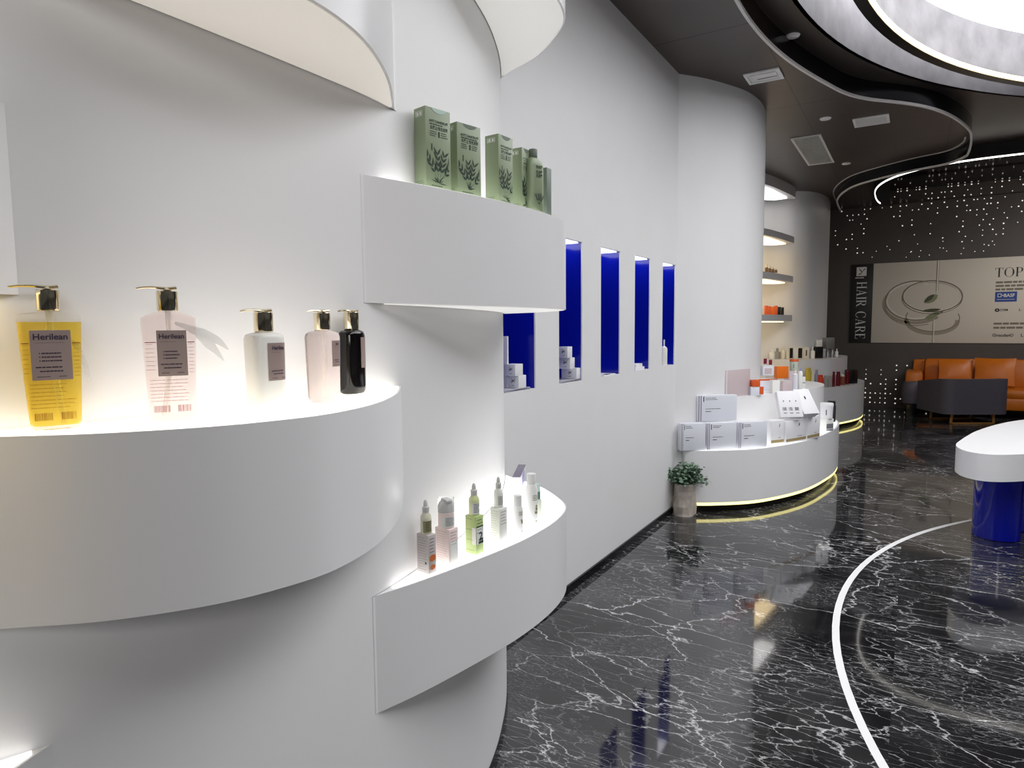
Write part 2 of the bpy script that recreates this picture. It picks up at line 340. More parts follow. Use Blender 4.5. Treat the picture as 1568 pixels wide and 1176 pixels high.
# ------------------------------------------------------------------ wall ledges (curved drums wrapped round the petals)
def wall_arc(p, q, n=41):
    i = min(range(len(WL)), key=lambda k: (WL[k].xy-Vector(p)).length); j = min(range(len(WL)), key=lambda k: (WL[k].xy-Vector(q)).length)
    seg = resample(WL[min(i, j):max(i, j)+1], n); N_ = normals2(seg); return [s-n_*.0015 for s, n_ in zip(seg, N_)]
def ledge(label, front, p, q, z0, z1, panel=True, under=None, pm='glow'):
    n = 61; fr = resample(spline(front, 12), n); bk = wall_arc(p, q, n)
    cx = sum(v.x for v in fr)/n; cy = sum(v.y for v in fr)/n
    t = thing('display_ledge', label, 'wall shelf', (cx, cy, z0), 0, 'curved white wall ledges'); inv = Matrix.Translation((cx, cy, z0)).inverted()
    b = NB(); prism(b, [v.xy for v in fr]+[v.xy for v in bk[::-1]][1 if (fr[-1]-bk[-1]).length < .004 else 0:], z0, z1)
    o = finish('shell', b, 'lacquer', t, 30); o.matrix_parent_inverse = inv
    def sheet(nm, m_, za, zb_, inset):
        b = NB(); A, B = [], []
        for f_, k_ in zip(fr, bk):
            l_ = (k_-f_).length
            if l_ < inset*2.2: continue
            A.append(f_.lerp(k_, inset/l_)); B.append(k_.lerp(f_, .4*inset/l_))
        prism(b, [v.xy for v in A]+[v.xy for v in B[::-1]], za, zb_); o = finish(nm, b, m_, t); o.matrix_parent_inverse = inv
    if panel: sheet('light_panel', pm, z1, z1+.002, .007)
    if under: sheet('under_glow', under, z0-.002, z0, .006 if under != 'undw' else .012)
    return t
FA = [(-1.155, .262), (-1.09, .33), (-1.036, .377), (-.946, .456), (-.866, .566), (-.828, .669), (-.818, .762), (-.85, .895), (-.935, 1.05), (-1.062, 1.21)]
FB = [(-1.049, 1.069), (-1.008, 1.22), (-.968, 1.44), (-.950, 1.60), (-.952, 1.778), (-.982, 1.93), (-1.044, 2.035), (-1.209, 2.18), (-1.39, 2.262), (-1.462, 2.305)]
FG = [(-1.30, -.05), (-1.16, -.02), (-1.06, .06), (-1.03, .16), (-1.042, .295), (-1.086, .430)]
ledge('largest white curved ledge, carrying the five pump bottles', FA, FA[0], FA[-1], 1.145, 1.41, pm='glowa')
ledge('cream undersided curved ledge overhead, above the pump bottles', FA, FA[0], FA[-1], 2.06, 2.33, under='undd')  # dim emission added to brighten this underside
ledge('low white curved ledge carrying dropper bottles and small cartons', FB, FB[0], FB[-1], .645, .93)
ledge('white curved ledge carrying the green cartons', FB, FB[0], FB[-1], 1.607, 1.887, under='undr')
ledge('cream undersided curved ledge at the top, above the green cartons', FB, FB[0], FB[-1], 2.545, 2.82, under='unde')  # underside again given an added faint glow to lift its tone
ledge('white ledge end cut by the left edge of the photo, above the yellow bottle', FG, FG[0], FG[-1], 1.602, 1.865, True, 'undw')
ledge('white ledge corner cut by the lower left corner of the photo', FG, FG[0], FG[-1], .645, .93)
# ------------------------------------------------------------------ small-goods builders
E0 = Vector((0, 0, EYE))
def spx(p): return F.dot(Vector(p)-E0)/FPX      # metres per photo pixel at a point
def swx(p):                                     # the same for widths square to the line of sight
    q = Vector(p)-E0; return spx(p)*F.dot(q)/math.sqrt(F.dot(q)**2+R.dot(q)**2)
def proj(p): q = Vector(p)-E0; d = F.dot(q); return 784+FPX*R.dot(q)/d, 588-FPX*U.dot(q)/d
def facing(p, tw=0): return math.atan2(-p[1], -p[0])+math.pi/2+math.radians(tw)   # yaw that turns local -y to the viewer
def hgt(p, py):                                # height above p of the point on its vertical seen at photo row py
    r = ray(proj(p)[0], py); return EYE + r.z*math.hypot(p[0], p[1])/math.hypot(r.x, r.y) - p[2]
def col(c): return tuple(((v/255+.055)/1.055)**2.4 if v > 10 else v/255/12.92 for v in c)
def cm(name, rgb, rough=.4, **k):
    if name not in M: M[name] = mat(name, col(rgb), rough, **k)
    return M[name]
FONT = {}
BOLD = .022
def text_bm(s, size, ax='CENTER', sx=1.0):
    cu = bpy.data.curves.new('t', 'FONT'); cu.body = s; cu.size = size; cu.align_x = ax; cu.align_y = 'CENTER'; cu.resolution_u = 3; cu.offset = BOLD*size
    o = bpy.data.objects.new('t', cu); COL.objects.link(o); bpy.context.view_layer.update()
    me = bpy.data.meshes.new_from_object(o.evaluated_get(bpy.context.evaluated_depsgraph_get()))
    bpy.data.objects.remove(o); bpy.data.curves.remove(cu)
    b = bmesh.new(); b.from_mesh(me); bpy.data.meshes.remove(me); bmesh.ops.scale(b, vec=(sx, 1, 1), verts=b.verts); return b
FRONT = Matrix(((1, 0, 0, 0), (0, 0, -1, 0), (0, 1, 0, 0), (0, 0, 0, 1)))    # text plane -> plane facing local -y
SIDE = Matrix(((0, 0, 1, 0), (1, 0, 0, 0), (0, 1, 0, 0), (0, 0, 0, 1)))      # text plane -> plane facing local +x
def put(dst, src, m): bmesh.ops.transform(src, matrix=m, verts=src.verts); merge(dst, src)
def word(dst, s, size, m, ax='CENTER', sx=1.0): put(dst, text_bm(s, size, ax, sx), m)
def rect(dst, x0, z0, x1, z1, m):               # flat printed rectangle in a text plane
    q = bmesh.new(); q.faces.new([q.verts.new(v) for v in ((x0, z0, 0), (x1, z0, 0), (x1, z1, 0), (x0, z1, 0))]); put(dst, q, m)
def lines(dst, x0, x1, z0, z1, n, th, m, rnd, dash=True):   # rows of fine unreadable print
    for i in range(n):
        z = z1-(z1-z0)*i/max(n-1, 1); x = x0; e = x1-(x1-x0)*rnd.random()*.3
        while x < e:
            l_ = (x1-x0)*rnd.uniform(.06, .2) if dash else e-x
            rect(dst, x, z-th/2, min(x+l_, e), z+th/2, m); x += l_+(x1-x0)*.02
def bars(dst, x0, x1, z0, z1, n, m, rnd):
    x = x0; st = (x1-x0)/n
    for i in range(n): rect(dst, x, z0, x+st*rnd.uniform(.25, .7), z1, m); x += st
def curved_plate(bm, secs, x0, x1, z0, z1, off, nx_=8, nz_=6):     # sheet hugging the front (-y) of a loft
    def yat(x, z):
        for s0, s1 in zip(secs, secs[1:]):
            if s0[0] <= z <= s1[0]+1e-9:
                u = (z-s0[0])/max(s1[0]-s0[0], 1e-9); a = s0[1]+(s1[1]-s0[1])*u; d = s0[2]+(s1[2]-s0[2])*u; e = s0[3]
                return -d*max(0, 1-min(1, abs(x)/a)**e)**(1/e)-off
        return -off
    g = [[bm.verts.new((x0+(x1-x0)*i/nx_, yat(x0+(x1-x0)*i/nx_, z0+(z1-z0)*j/nz_), z0+(z1-z0)*j/nz_)) for i in range(nx_+1)] for j in range(nz_+1)]
    for j in range(nz_):
        for i in range(nx_): bm.faces.new((g[j][i], g[j][i+1], g[j+1][i+1], g[j+1][i]))
gold = mat('champagne_metal', (.78, .70, .52), .13, 1.0); M['gold'] = gold
cm('label_grey', (150, 132, 128), .45); cm('ink', (52, 38, 60), .6); cm('inkdark', (38, 38, 42), .6); M['tube_white'] = mat('dip_tube', (.97, .96, .92), .3, trans=.55, ior=1.02)
M['amber'] = mat('amber_liquid', (1.0, .77, .09), .06, trans=.72, ior=1.12, spec=.6)
M['rose'] = mat('rose_liquid', (1.0, .90, .885), .05, trans=.80, ior=1.12, spec=.6)
M['clear'] = mat('clear_plastic', (.99, .99, .99), .05, trans=.97, ior=1.1)
cm('opal', (240, 238, 232), .35); cm('jet', (14, 12, 13), .10)

def pump_bottle(label, px, py, zs, wtop, wbot, top, bot, cap0, cap1, capw, noz, m, dep, tw, lab, style, tag_pts=None, sq=5.0):
    p = at(px, py, zs); s = swx(p); t = thing('pump_bottle', label, 'bottle', p, facing(p, tw), 'pump bottles on the big ledge')
    Hh = hgt(p, top); cz0 = hgt(p, cap1); cz1 = hgt(p, cap0); pt = hgt(p, noz)
    a, c = wtop*s/2, wbot*s/2; d = dep
    secs = [(.0, c*.86, d*.80, sq), (.004, c*.97, d*.94, sq), (.012, c, d, sq), (Hh*.5, (a+c)/2, d, sq), (Hh-.006, a, d, sq), (Hh, a*.985, d*.97, sq*.8), (Hh+(cz0-Hh)*.35, a*.82, d*.88, 3), (Hh+(cz0-Hh)*.75, a*.5, d*.72, 2.4), (cz0-.002, capw*s*.46, capw*s*.46, 2), (cz0, capw*s*.45, capw*s*.45, 2)]
    b = NB(); loft(b, secs, 56); body = finish('bottle_body', b, 'clear' if style.get('fill') else m, t, 50)
    if style.get('fill'):
        b = NB(); zf = Hh*style['fill']; loft(b, [(.006, c*.84, d*.78, sq), (.012, c*.93, d*.88, sq), (Hh*.5, (a+c)/2*.945, d*.90, sq), (zf, a*.945, d*.90, sq), (zf+.001, a*.93, d*.88, sq)], 48); finish('liquid', b, m, body, 50)
    r = capw*s/2; b = NB(); lathe(b, [(r*.96, cz0), (r, cz0+.001), (r, cz1-.001), (r*.95, cz1), (r*.42, cz1+.0005), (r*.42, pt-.004)], 32); finish('collar', b, 'gold', t)
    b = NB(); L_ = style['noz']*s; dirx = -math.cos(math.radians(style.get('na', 0))); diry = -math.sin(math.radians(style.get('na', 0)))
    path = [(-dirx*r*.9, -diry*r*.9, pt+.0005), (0, 0, pt-.0015), (dirx*L_*.4, diry*L_*.4, pt+.0005), (dirx*L_*.75, diry*L_*.75, pt), (dirx*L_, diry*L_, pt-.003)]
    tube(b, spline(path, 5), [.0042*(1-.35*i/20) for i in range(21)], 12); bmesh.ops.scale(b, vec=(1, 1, .62), space=Matrix.Translation((0, 0, -pt)), verts=b.verts)
    lathe(b, [(r*.42, pt-.006), (r*.44, pt-.003), (r*.25, pt)], 20); finish('pump_head', b, 'gold', t)
    if style.get('tube'):
        b = NB(); tube(b, [(0, 0, cz0), (0.001, 0, Hh*.6), (style['tube']*c, 0, .008)], .0042, 10); finish('dip_tube', b, 'tube_white', t)
    x0, x1, z0, z1 = lab; x0 *= a; x1 *= a; z0 *= Hh; z1 *= Hh
    b = NB(); curved_plate(b, secs, x0, x1, z0, z1, .0006); lb = finish('front_label', b, 'label_grey', t, 60)
    rnd = random.Random(px); W = x1-x0; hz = z1-z0; xm = (x0+x1)/2
    yf = -d*(max(0, 1-min(1, max(abs(x0), abs(x1))/a)**sq)**(1/sq) if style.get('round') else 1)-.0016
    q = FRONT.copy()
    b = NB()
    def mm(x, z): return Matrix.Translation((x, -d-.0012 if not style.get('round') else yat2(x), z)) @ (Matrix.Rotation(style.get('lt', 0), 4, 'Z')) @ q
    def yat2(x): return -d*max(0, 1-min(1, abs(x)/a)**sq)**(1/sq)-.0012
    word(b, style.get('word', 'Herilean'), W*.245*style.get('ws', 1), mm(xm, z1-hz*.135), sx=style.get('wx', 1.02))
    lines(b, -W*.38, W*.38, 0, 0, 1, hz*.004, mm(xm, z1-hz*.25), rnd, False)
    if style.get('full'):
        for k in range(3):
            rect(b, -W*.30, -hz*.010, -W*.27, hz*.010, mm(xm, z1-hz*(.46+.075*k)))
            lines(b, -W*.24, W*.26, 0, 0, 1, hz*.022, mm(xm, z1-hz*(.46+.075*k)), rnd)
    for zz, wd in ((.74, .4), (.82, .3)): lines(b, -W*wd, W*wd, 0, 0, 1, hz*.022, mm(xm, z1-hz*zz), rnd)
    lines(b, -W*.38, -W*.05, 0, 0, 1, hz*.012, mm(xm, z1-hz*.93), rnd); lines(b, W*.15, W*.38, 0, 0, 1, hz*.012, mm(xm, z1-hz*.93), rnd)
    finish('lettering', b, 'ink', lb)
    if style.get('print'):                      # rows of fine print and a bar code seen on the bottle
        b = NB(); B_ = Matrix.Translation((0, -d-.0005, 0)) @ q
        lines(b, -a*.86, x0-.002, z0+.01, z1-hz*.3, 7, .0006, B_, rnd); lines(b, x1+.002, a*.88, z0+.005, z1-hz*.3, 9, .0006, B_, rnd)
        rect(b, -a*.88, z1-hz*.27, x0-.001, z1-hz*.25, B_); rect(b, x1+.001, z1-hz*.27, a*.9, z1-hz*.25, B_)
        lines(b, -c*.88, c*.86, Hh*.20, z0-.006, 7, .0006, B_, rnd)
        bars(b, -c*.78, -c*.10, Hh*.09, Hh*.155, 16, B_, rnd); bars(b, c*.22, c*.80, Hh*.09, Hh*.155, 13, B_, rnd); finish('fine_print', b, style['print'], t)
    if tag_pts:
        b = NB()
        for strip in tag_pts:
            P_ = spline([(x*s, -.006+style.get('tk', .009)*i, z*s) for i, (x, z, w_) in enumerate(strip)], 6); Wd = [w_ for x, z, w_ in strip]; vs = []
            for i, v in enumerate(P_):
                u = i/6; k = min(int(u), len(Wd)-2); w_ = (Wd[k]+(Wd[k+1]-Wd[k])*(u-k))*s
                dv = (P_[min(i+1, len(P_)-1)]-P_[max(i-1, 0)]).normalized(); n_ = Vector((-dv.z, 0, dv.x)); vs.append((b.verts.new(v-n_*w_/2), b.verts.new(v+n_*w_/2)))
            for v0, v1 in zip(vs, vs[1:]): b.faces.new((v0[0], v0[1], v1[1], v1[0]))
        bmesh.ops.solidify(b, geom=b.faces[:], thickness=.0005); finish('hang_tag', b, style['tagm'], t, 60)
    return t
M['tagfilm'] = mat('tag_film', (.95, .95, .97), .25, trans=.55, ior=1.05); M['tagpaper'] = mat('tag_paper', (.95, .95, .95), .6)
cm('print_brown', (150, 95, 20), .6); cm('print_rose', (165, 110, 112), .6)
ZA = 1.4125
pump_bottle('pump bottle of clear yellow wash, leftmost on the largest ledge', 87, 655.5, ZA, 98, 80, 483, 655, 444, 476, 37, 439, 'amber', .0225, 0, (-.63, .62, .44, .87),
            dict(noz=57, tk=.004, tube=.30, full=1, fill=.935, print='print_brown', tagm='tagfilm'), [[(16, 167, 6), (36, 155, 10), (50, 120, 10), (56, 85, 5)]])
pump_bottle('pump bottle of pale pink wash with a white paper tag', 266, 642, ZA, 83, 72, 487, 642, 446, 476, 33, 441, 'rose', .021, 0, (-.46, .62, .44, .88),
            dict(noz=45, tube=-.35, full=1, print='print_rose', tagm='tagpaper'), [[(10, 166, 6), (40, 150, 14), (62, 128, 18), (86, 97, 2)], [(22, 160, 4), (52, 150, 12), (76, 134, 14), (94, 117, 2)]])
pump_bottle('opaque white pump bottle between the two pink ones', 409, 631, ZA, 59, 56, 513, 631, 478, 508, 30, 475, 'opal', .024, 36, (-.38, .88, .42, .90),
            dict(noz=34, na=-36, round=1, lt=.12, word='Herilea', wx=.9), sq=3.2)
pump_bottle('narrow clear pink pump bottle beside the black one', 497, 615, ZA, 54, 47, 511, 615, 479, 505, 26, 475.5, 'rose', .023, 48, (-.05, .85, .52, .90),
            dict(noz=22, na=-40, round=1, lt=.22, tube=.05, word='Her', wx=.9), sq=3.6)
pump_bottle('glossy black pump bottle, rightmost on the largest ledge', 541, 602, ZA, 45, 44, 509, 602, 478, 504, 24, 475.5, 'jet', .021, 55, (.05, .88, .42, .92),
            dict(noz=20, na=-45, round=1, lt=.6, word='He', wx=.9), sq=3.0)

# ---- cartons -------------------------------------------------------
def solve_len(p, dirv, px):
    lo, hi = 0.0, 1.5
    for _ in range(40):
        m_ = (lo+hi)/2
        x = proj(p+dirv*m_)[0]
        if (x-px)*(proj(p+dirv*.01)[0]-proj(p)[0]) < 0: lo = m_
        else: hi = m_
    return lo
def carton(label, p, pl, pr, ytop, rz, m, name='carton', cat='box', group=None, wx=None, wy=None, h=None, bev=.0012, printer=None):
    """box whose nearest upright edge stands on p; its -y face reaches photo column pl, its +x face column pr"""
    p = Vector(p); rz = math.radians(rz); dx = Vector((-math.cos(rz), -math.sin(rz), 0)); dy = Vector((-math.sin(rz), math.cos(rz), 0))
    wx = wx or solve_len(p, dx, pl); wy = wy or solve_len(p, dy, pr); h = h or hgt(p, ytop)
    t = thing(name, label, cat, p, rz, group)
    b = NB(); box(b, (-wx/2, wy/2, h/2), (wx, wy, h), 0, bev); o = finish('box_body', b, m, t)
    if printer: printer(t, wx, wy, h)
    return t, wx, wy, h
def onfront(wx, u, v, h): return Matrix.Translation((-wx+u*wx, -.0006, v*h)) @ FRONT        # u,v in 0..1 on the -y face
def onside(wy, u, v, h): return Matrix.Translation((.0006, u*wy, v*h)) @ SIDE               # u,v on the +x face
def leafy(dst, m, sc, rnd, lim=9):                    # printed sprig
    def leaf(x, z, l_, a, w_):
        q = bmesh.new(); ca, sa = math.cos(a), math.sin(a)
        pts = [(0, 0), (.3, .5), (.6, .42), (1, 0), (.6, -.42), (.3, -.5)]
        q.faces.new([q.verts.new((max(-lim, min(lim, x+(u*l_*ca-v*w_*sa)))+1e-5*u, z+(u*l_*sa+v*w_*ca), 0)) for u, v in pts]); put(dst, q, m)
    for st in ((0, 0, 1.62), (.02, .0, 1.28), (-.02, 0, 1.95), (.03, .02, .75)):
        x, z, a = st[0]*sc, st[1]*sc, st[2]; n = 5
        for i in range(n):
            x2, z2 = x+math.cos(a)*.17*sc, z+math.sin(a)*.17*sc
            leaf(x, z, .18*sc, a, .012*sc)
            if i > 0: leaf(x2, z2, rnd.uniform(.2, .34)*sc, a+.5, .07*sc); leaf(x2, z2, rnd.uniform(.2, .34)*sc, a-.6, .07*sc)
            x, z = x2, z2; a += rnd.uniform(-.1, .14)
    for k in range(7): leaf(0, 0, rnd.uniform(.2, .4)*sc, rnd.uniform(-.5, 3.5), .03*sc)

def grad_green(name, lo, hi, z0, z1):
    m = mat(name, hi, .42); N, L, bs = nodes(m); tc = N.new('ShaderNodeTexCoord'); sp = N.new('ShaderNodeSeparateXYZ'); mr = N.new('ShaderNodeMapRange'); r = N.new('ShaderNodeValToRGB')
    mr.inputs[1].default_value = z0; mr.inputs[2].default_value = z1; r.color_ramp.elements[0].color = (*lo, 1); r.color_ramp.elements[1].color = (*hi, 1)
    L.new(tc.outputs['Object'], sp.inputs[0]); L.new(sp.outputs['Z'], mr.inputs[0]); L.new(mr.outputs[0], r.inputs['Fac']); L.new(r.outputs['Color'], bs.inputs['Base Color']); return m
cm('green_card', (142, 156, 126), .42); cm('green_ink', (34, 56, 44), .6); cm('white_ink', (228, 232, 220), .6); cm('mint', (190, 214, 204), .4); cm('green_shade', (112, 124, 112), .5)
FBC = resample(spline(FB, 12), 400); NBC = normals2(FBC)
def on_ledge(px, inset):                        # plan point of a ledge curve, inset behind its front edge, in the direction of photo column px
    r = ray(px, 500); best = None
    for q, n_ in zip(FBC, NBC):
        if q.y > 1.95: break
        v = q+n_*inset if (q+n_*inset).x < q.x else q-n_*inset
        e = abs(v.x*r.y-v.y*r.x)/v.length
        if best is None or e < best[0]: best = (e, v)
    return best[1]
def green_print(k, plain=False):
    def f(t, wx, wy, h):
        rnd = random.Random(k); b = NB(); A = lambda u, v: onside(wy, u, v, h)
        word(b, 'ANTI DANDRUFF', wy*.115, A(.52, .835), sx=.85); lines(b, -wy*.36, wy*.36, 0, 0, 1, wy*.03, A(.52, .80), rnd)
        word(b, '去屑止痒洗发露', wy*.125, A(.53, .755), sx=.82)
        for v in (.71, .685, .66): lines(b, -wy*.36, -wy*.06, 0, 0, 1, wy*.022, A(.52, v), rnd); lines(b, wy*.08, wy*.36, 0, 0, 1, wy*.022, A(.52, v), rnd)
        rect(b, -wy*.03, -h*.04, wy*.03, h*.03, A(.53, .69)); rect(b, -wy*.02, -h*.055, wy*.02, h*.03, A(.24, .53))
        leafy(b, A(.48, .09), h*.40, rnd, wy*.44); lines(b, -wy*.3, wy*.3, 0, 0, 1, wy*.02, A(.5, .05), rnd); finish('front_print', b, 'green_ink', t)
        b = NB(); q = bmesh.new(); pts = [(-wy*.3+wy*.6*i/10, -h*.055*math.sin(math.pi*i/10)**.6) for i in range(11)]
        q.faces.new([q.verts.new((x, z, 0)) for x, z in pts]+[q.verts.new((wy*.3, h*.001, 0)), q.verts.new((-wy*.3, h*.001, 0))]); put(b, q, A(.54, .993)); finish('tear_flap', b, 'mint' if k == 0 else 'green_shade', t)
        b = NB(); B_ = lambda u, v: onfront(wx, u, v, h)
        for x in (-.27, .27): rect(b, wx*(x-.02), -h*.03, wx*(x+.02), h*.03, B_(.47, .92))
        for z in (-.03, .026): rect(b, -wx*.27, h*z, wx*.27, h*(z+.006), B_(.47, .92))
        rect(b, -wx*.2, -h*.02, -wx*.03, h*.02, B_(.47, .92)); rect(b, wx*.05, -h*.018, wx*.2, h*.018, B_(.47, .92))
        finish('emblem', b, 'white_ink', t)
        b = NB(); lines(b, -wx*.35, wx*.35, -h*.03, h*.02, 3, h*.004, B_(.5, .08), rnd); finish('side_print', b, 'green_ink', t)
    return f
GZ = 1.8895
for k, (px, pl, pr, yt, lb) in enumerate([(658, 636, 691, 161, 'tallest looking green carton with a mint flap, leftmost on the upper ledge'), (705, 684, 737, 185.5, 'green carton second from the left on the upper ledge, overlapped by the first'),
                                          (765.5, 743, 786, 204, 'green carton with a white curved line, standing apart in the middle of its row'), (801, 778, 812, 225, 'last green carton in the row, tucked beside the green bottle')]):
    v = on_ledge(px, .030 if k < 3 else .034); p = (v.x, v.y, GZ)
    tt = carton(lb, p, pl, pr, yt, [-12, -12, -4, 0][k], 'green_card', group='green cartons on the upper ledge', wx=.046 if k else None, printer=green_print(k))
def screw_bottle(label, p, w_px, ytop, m, capm, capw=.5, capfrac=.16, sq=4, tw=0, dep=.7, name='bottle', cat='bottle', group=None, shoulder=.06):
    p = Vector(p); s = swx(p); a = w_px*s/2; h = hgt(p, ytop); t = thing(name, label, cat, p, facing(p, tw), group); hb = h*(1-capfrac)
    secs = [(0, a*.9, a*dep*.9, sq), (h*.015, a, a*dep, sq), (hb*(1-shoulder*1.6), a, a*dep, sq), (hb*(1-shoulder*.8), a*.9, a*dep*.95, max(2.2, sq*.7)), (hb, a*capw*1.0, a*capw*min(1, dep*1.2), 2)]
    b = NB(); loft(b, secs, 32); finish('bottle_body', b, m, t)
    r = a*capw; b = NB(); lathe(b, [(r*.96, hb), (r, hb+h*.005), (r, h-h*.01), (r*.93, h)], 24); finish('cap', b, capm, t)
    return t, a, a*dep, h, hb
v = on_ledge(818, .028)
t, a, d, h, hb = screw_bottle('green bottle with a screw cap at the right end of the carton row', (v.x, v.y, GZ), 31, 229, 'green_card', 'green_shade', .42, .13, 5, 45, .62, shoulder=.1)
b = NB(); W_ = Matrix.Translation((a*.2, -d-.001, 0)) @ FRONT
for z in (.70, .62, .56): word(b, '洗发露', a*.36, W_ @ Matrix.Translation((0, h*z, 0)), sx=.8)
leafy(b, W_ @ Matrix.Translation((-a*.1, h*.12, 0)), h*.16, random.Random(4)); finish('lettering', b, 'green_ink', t)
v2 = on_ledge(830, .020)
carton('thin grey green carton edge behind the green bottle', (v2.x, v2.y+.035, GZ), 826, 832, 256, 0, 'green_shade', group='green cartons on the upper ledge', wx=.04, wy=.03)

# ---- goods on the low ledge ------------------------------------------
ZB = .9325
cm('silver_card', (196, 188, 186), .35); cm('pink_card', (240, 222, 218), .4); cm('lime_card', (186, 206, 140), .42); cm('pearl', (236, 236, 232), .38); cm('cream_glass', (214, 212, 190), .2)
cm('rubber', (206, 206, 204), .5); cm('lime_glass', (214, 222, 168), .2); cm('teal', (88, 122, 112), .4); cm('sage', (196, 204, 190), .45); cm('lilac', (150, 146, 196), .35); cm('violet_grey', (116, 108, 126), .35)
cm('orange_ink', (206, 110, 50), .5); cm('pink_band', (236, 190, 186), .4); cm('label_white', (226, 228, 226), .45); cm('olive', (150, 146, 110), .5)
def small_print(k, kind):
    def f(t, wx, wy, h):
        rnd = random.Random(k); b = NB(); A = lambda u, v: onfront(wx, u, v, h); S = lambda u, v: onside(wy, u, v, h)
        lines(b, -wx*.38, wx*.38, -h*.4, h*.42, 13 if kind != 'lime' else 4, h*.006, A(.5, .5), rnd)
        lines(b, -wy*.36, wy*.36, h*.06, h*.4, 5, h*.016, S(.5, .5), rnd)
        if kind == 'silver': rect(b, wx*.2, -h*.45, wx*.32, -h*.40, A(.5, .7))
        if kind == 'lime': rect(b, -wy*.2, -h*.03, wy*.4, h*.03, S(.55, .37))
        finish('print', b, 'label_grey' if kind in ('pearl', 'pink') else 'inkdark', t)
        if kind == 'silver':
            b = NB(); q = bmesh.new(); q.faces.new([q.verts.new((wy*.4*math.cos(i*.785)*(1+.2*(i % 2)), h*.09*math.sin(i*.785), 0)) for i in range(8)]); put(b, q, S(.5, .40))
            q = bmesh.new(); q.faces.new([q.verts.new((wy*.34*math.cos(i*.785), h*.07*math.sin(i*.785), 0)) for i in range(8)]); put(b, q, S(.5, .16)); finish('fruit_picture', b, 'orange_ink', t)
        if kind == 'pink': b = NB(); rect(b, -wy*.42, -h*.4, wy*.42, h*.15, S(.5, .5)); finish('pale_panel', b, 'pearl', t)
        if kind == 'lime':
            b = NB(); rect(b, -wy*.46, -h*.2, wy*.46, h*.24, S(.5, .46)); rect(b, -wx*.1, -h*.2, wx*.25, h*.24, A(.74, .46)); finish('label_panel', b, 'label_white', t)
            b = NB(); rect(b, -wy*.46, 0, wy*.46, h*.03, S(.5, .71)); q = Matrix.Translation((.0004, 0, 0)); rect(b, -wy*.25, -h*.03, wy*.4, h*.03, q @ S(.55, .30)); word(b, '2', h*.28, q @ S(.6, .46)); finish('dark_print', b, 'green_ink', t)
    return f
def dropper(label, p, w_px, ytop, m, lm, k, airless=False):
    p = Vector(p); s = swx(p); r = w_px*s/2; h = hgt(p, ytop); t = thing('dropper_bottle' if not airless else 'airless_bottle', label, 'bottle', p, facing(p, 30))
    if airless:
        b = NB(); lathe(b, [(r*.94, 0), (r, .002), (r, h*.52), (r*.97, h*.53)], 28); finish('bottle_body', b, m, t)
        b = NB(); lathe(b, [(r*.97, h*.53), (r*.96, h*.7), (r*.80, h*.84), (r*.5, h*.92), (r*.32, h*.93)], 28); box(b, (-r*.1, -r*.4, h*.94), (r*.8, r*1.3, h*.10), 0, .001, .12); finish('pump_head', b, 'rubber', t)
        b = NB(); lathe(b, [(r*1.02, h*.54), (r*1.03, h*.8), (r*1.01, h*.995), (r*.9, h)], 28); finish('clear_cap', b, 'clear', t)
        secs = [(0, r, r, 2), (h, r, r, 2)]
    else:
        b = NB(); lathe(b, [(r*.93, 0), (r, .0015), (r, h*.43), (r*.93, h*.53), (r*.62, h*.60), (r*.58, h*.64)], 28); finish('bottle_body', b, m, t)
        b = NB(); lathe(b, [(r*.60, h*.63), (r*.62, h*.64), (r*.62, h*.79), (r*.55, h*.80)], 24); finish('collar', b, 'rubber', t)
        b = NB(); lathe(b, [(r*.34, h*.80), (r*.40, h*.86), (r*.34, h*.94), (r*.16, h*.995), (r*.05, h)], 18); finish('rubber_bulb', b, 'rubber', t)
        secs = [(0, r, r, 2), (h, r, r, 2)]
    b = NB(); curved_plate(b, secs, -r*.9, r*.95, h*.05, h*.40, .0005, 10, 2); lb = finish('label', b, lm, t, 80)
    b = NB(); rnd = random.Random(k)
    for i in range(6): curved_plate(b, secs, -r*.6, r*(.3+rnd.random()*.4), h*(.36-.05*i), h*(.375-.05*i), .0009, 6, 1)
    finish('print', b, 'inkdark', lb, 80); return t
C1_ = [((657, 880), 639, 668.5, 821, 'silver_card', 'silver', 'silver carton with an orange fruit picture, first from the left on the low ledge', 'carton under the first dropper bottle'),
       ((688.5, 866), 667, 702, 812, 'pink_card', 'pink', 'pale pink carton standing under the clear capped bottle', ''),
       ((729.5, 850), 713, 741, 792, 'lime_card', 'lime', 'light green carton with a white label and a figure two', ''),
       ((765.5, 834), 751, 777, 780, 'pearl', 'pearl', 'pearl white carton under the rightmost dropper bottle', '')]
D1_ = [((652.5, 818), 17, 765, 'cream_glass', 'olive', 'dropper bottle with an olive label on the silver carton'), ((681, 813), 25, 762, 'pink_card', 'label_white', 'clear capped pump bottle with a pink band on the pink carton'),
       ((725, 789.5), 16.5, 740, 'lime_glass', 'label_white', 'dropper bottle standing on the light green carton'), ((763, 777.5), 14.5, 730, 'pearl', 'pearl', 'dropper bottle standing on the pearl white carton')]
for k, ((pp, pl, pr, yt, m_, kind, lb, _), (dp, dw, dt, dm, dl, dlb)) in enumerate(zip(C1_, D1_)):
    tt, wx, wy, h = carton(lb, at(pp[0], pp[1], ZB), pl, pr, yt, -6, m_, printer=small_print(k, kind))
    rzz = tt.rotation_euler[2]; c_ = tt.location+Vector((-wx/2*math.cos(rzz)-wy/2*math.sin(rzz), -wx/2*math.sin(rzz)+wy/2*math.cos(rzz), h+.0005))
    dropper(dlb, c_, dw, dt, dm, dl, k, airless=(k == 1))
M['frost'] = mat('frosted_bottle', (.90, .90, .89), .3)
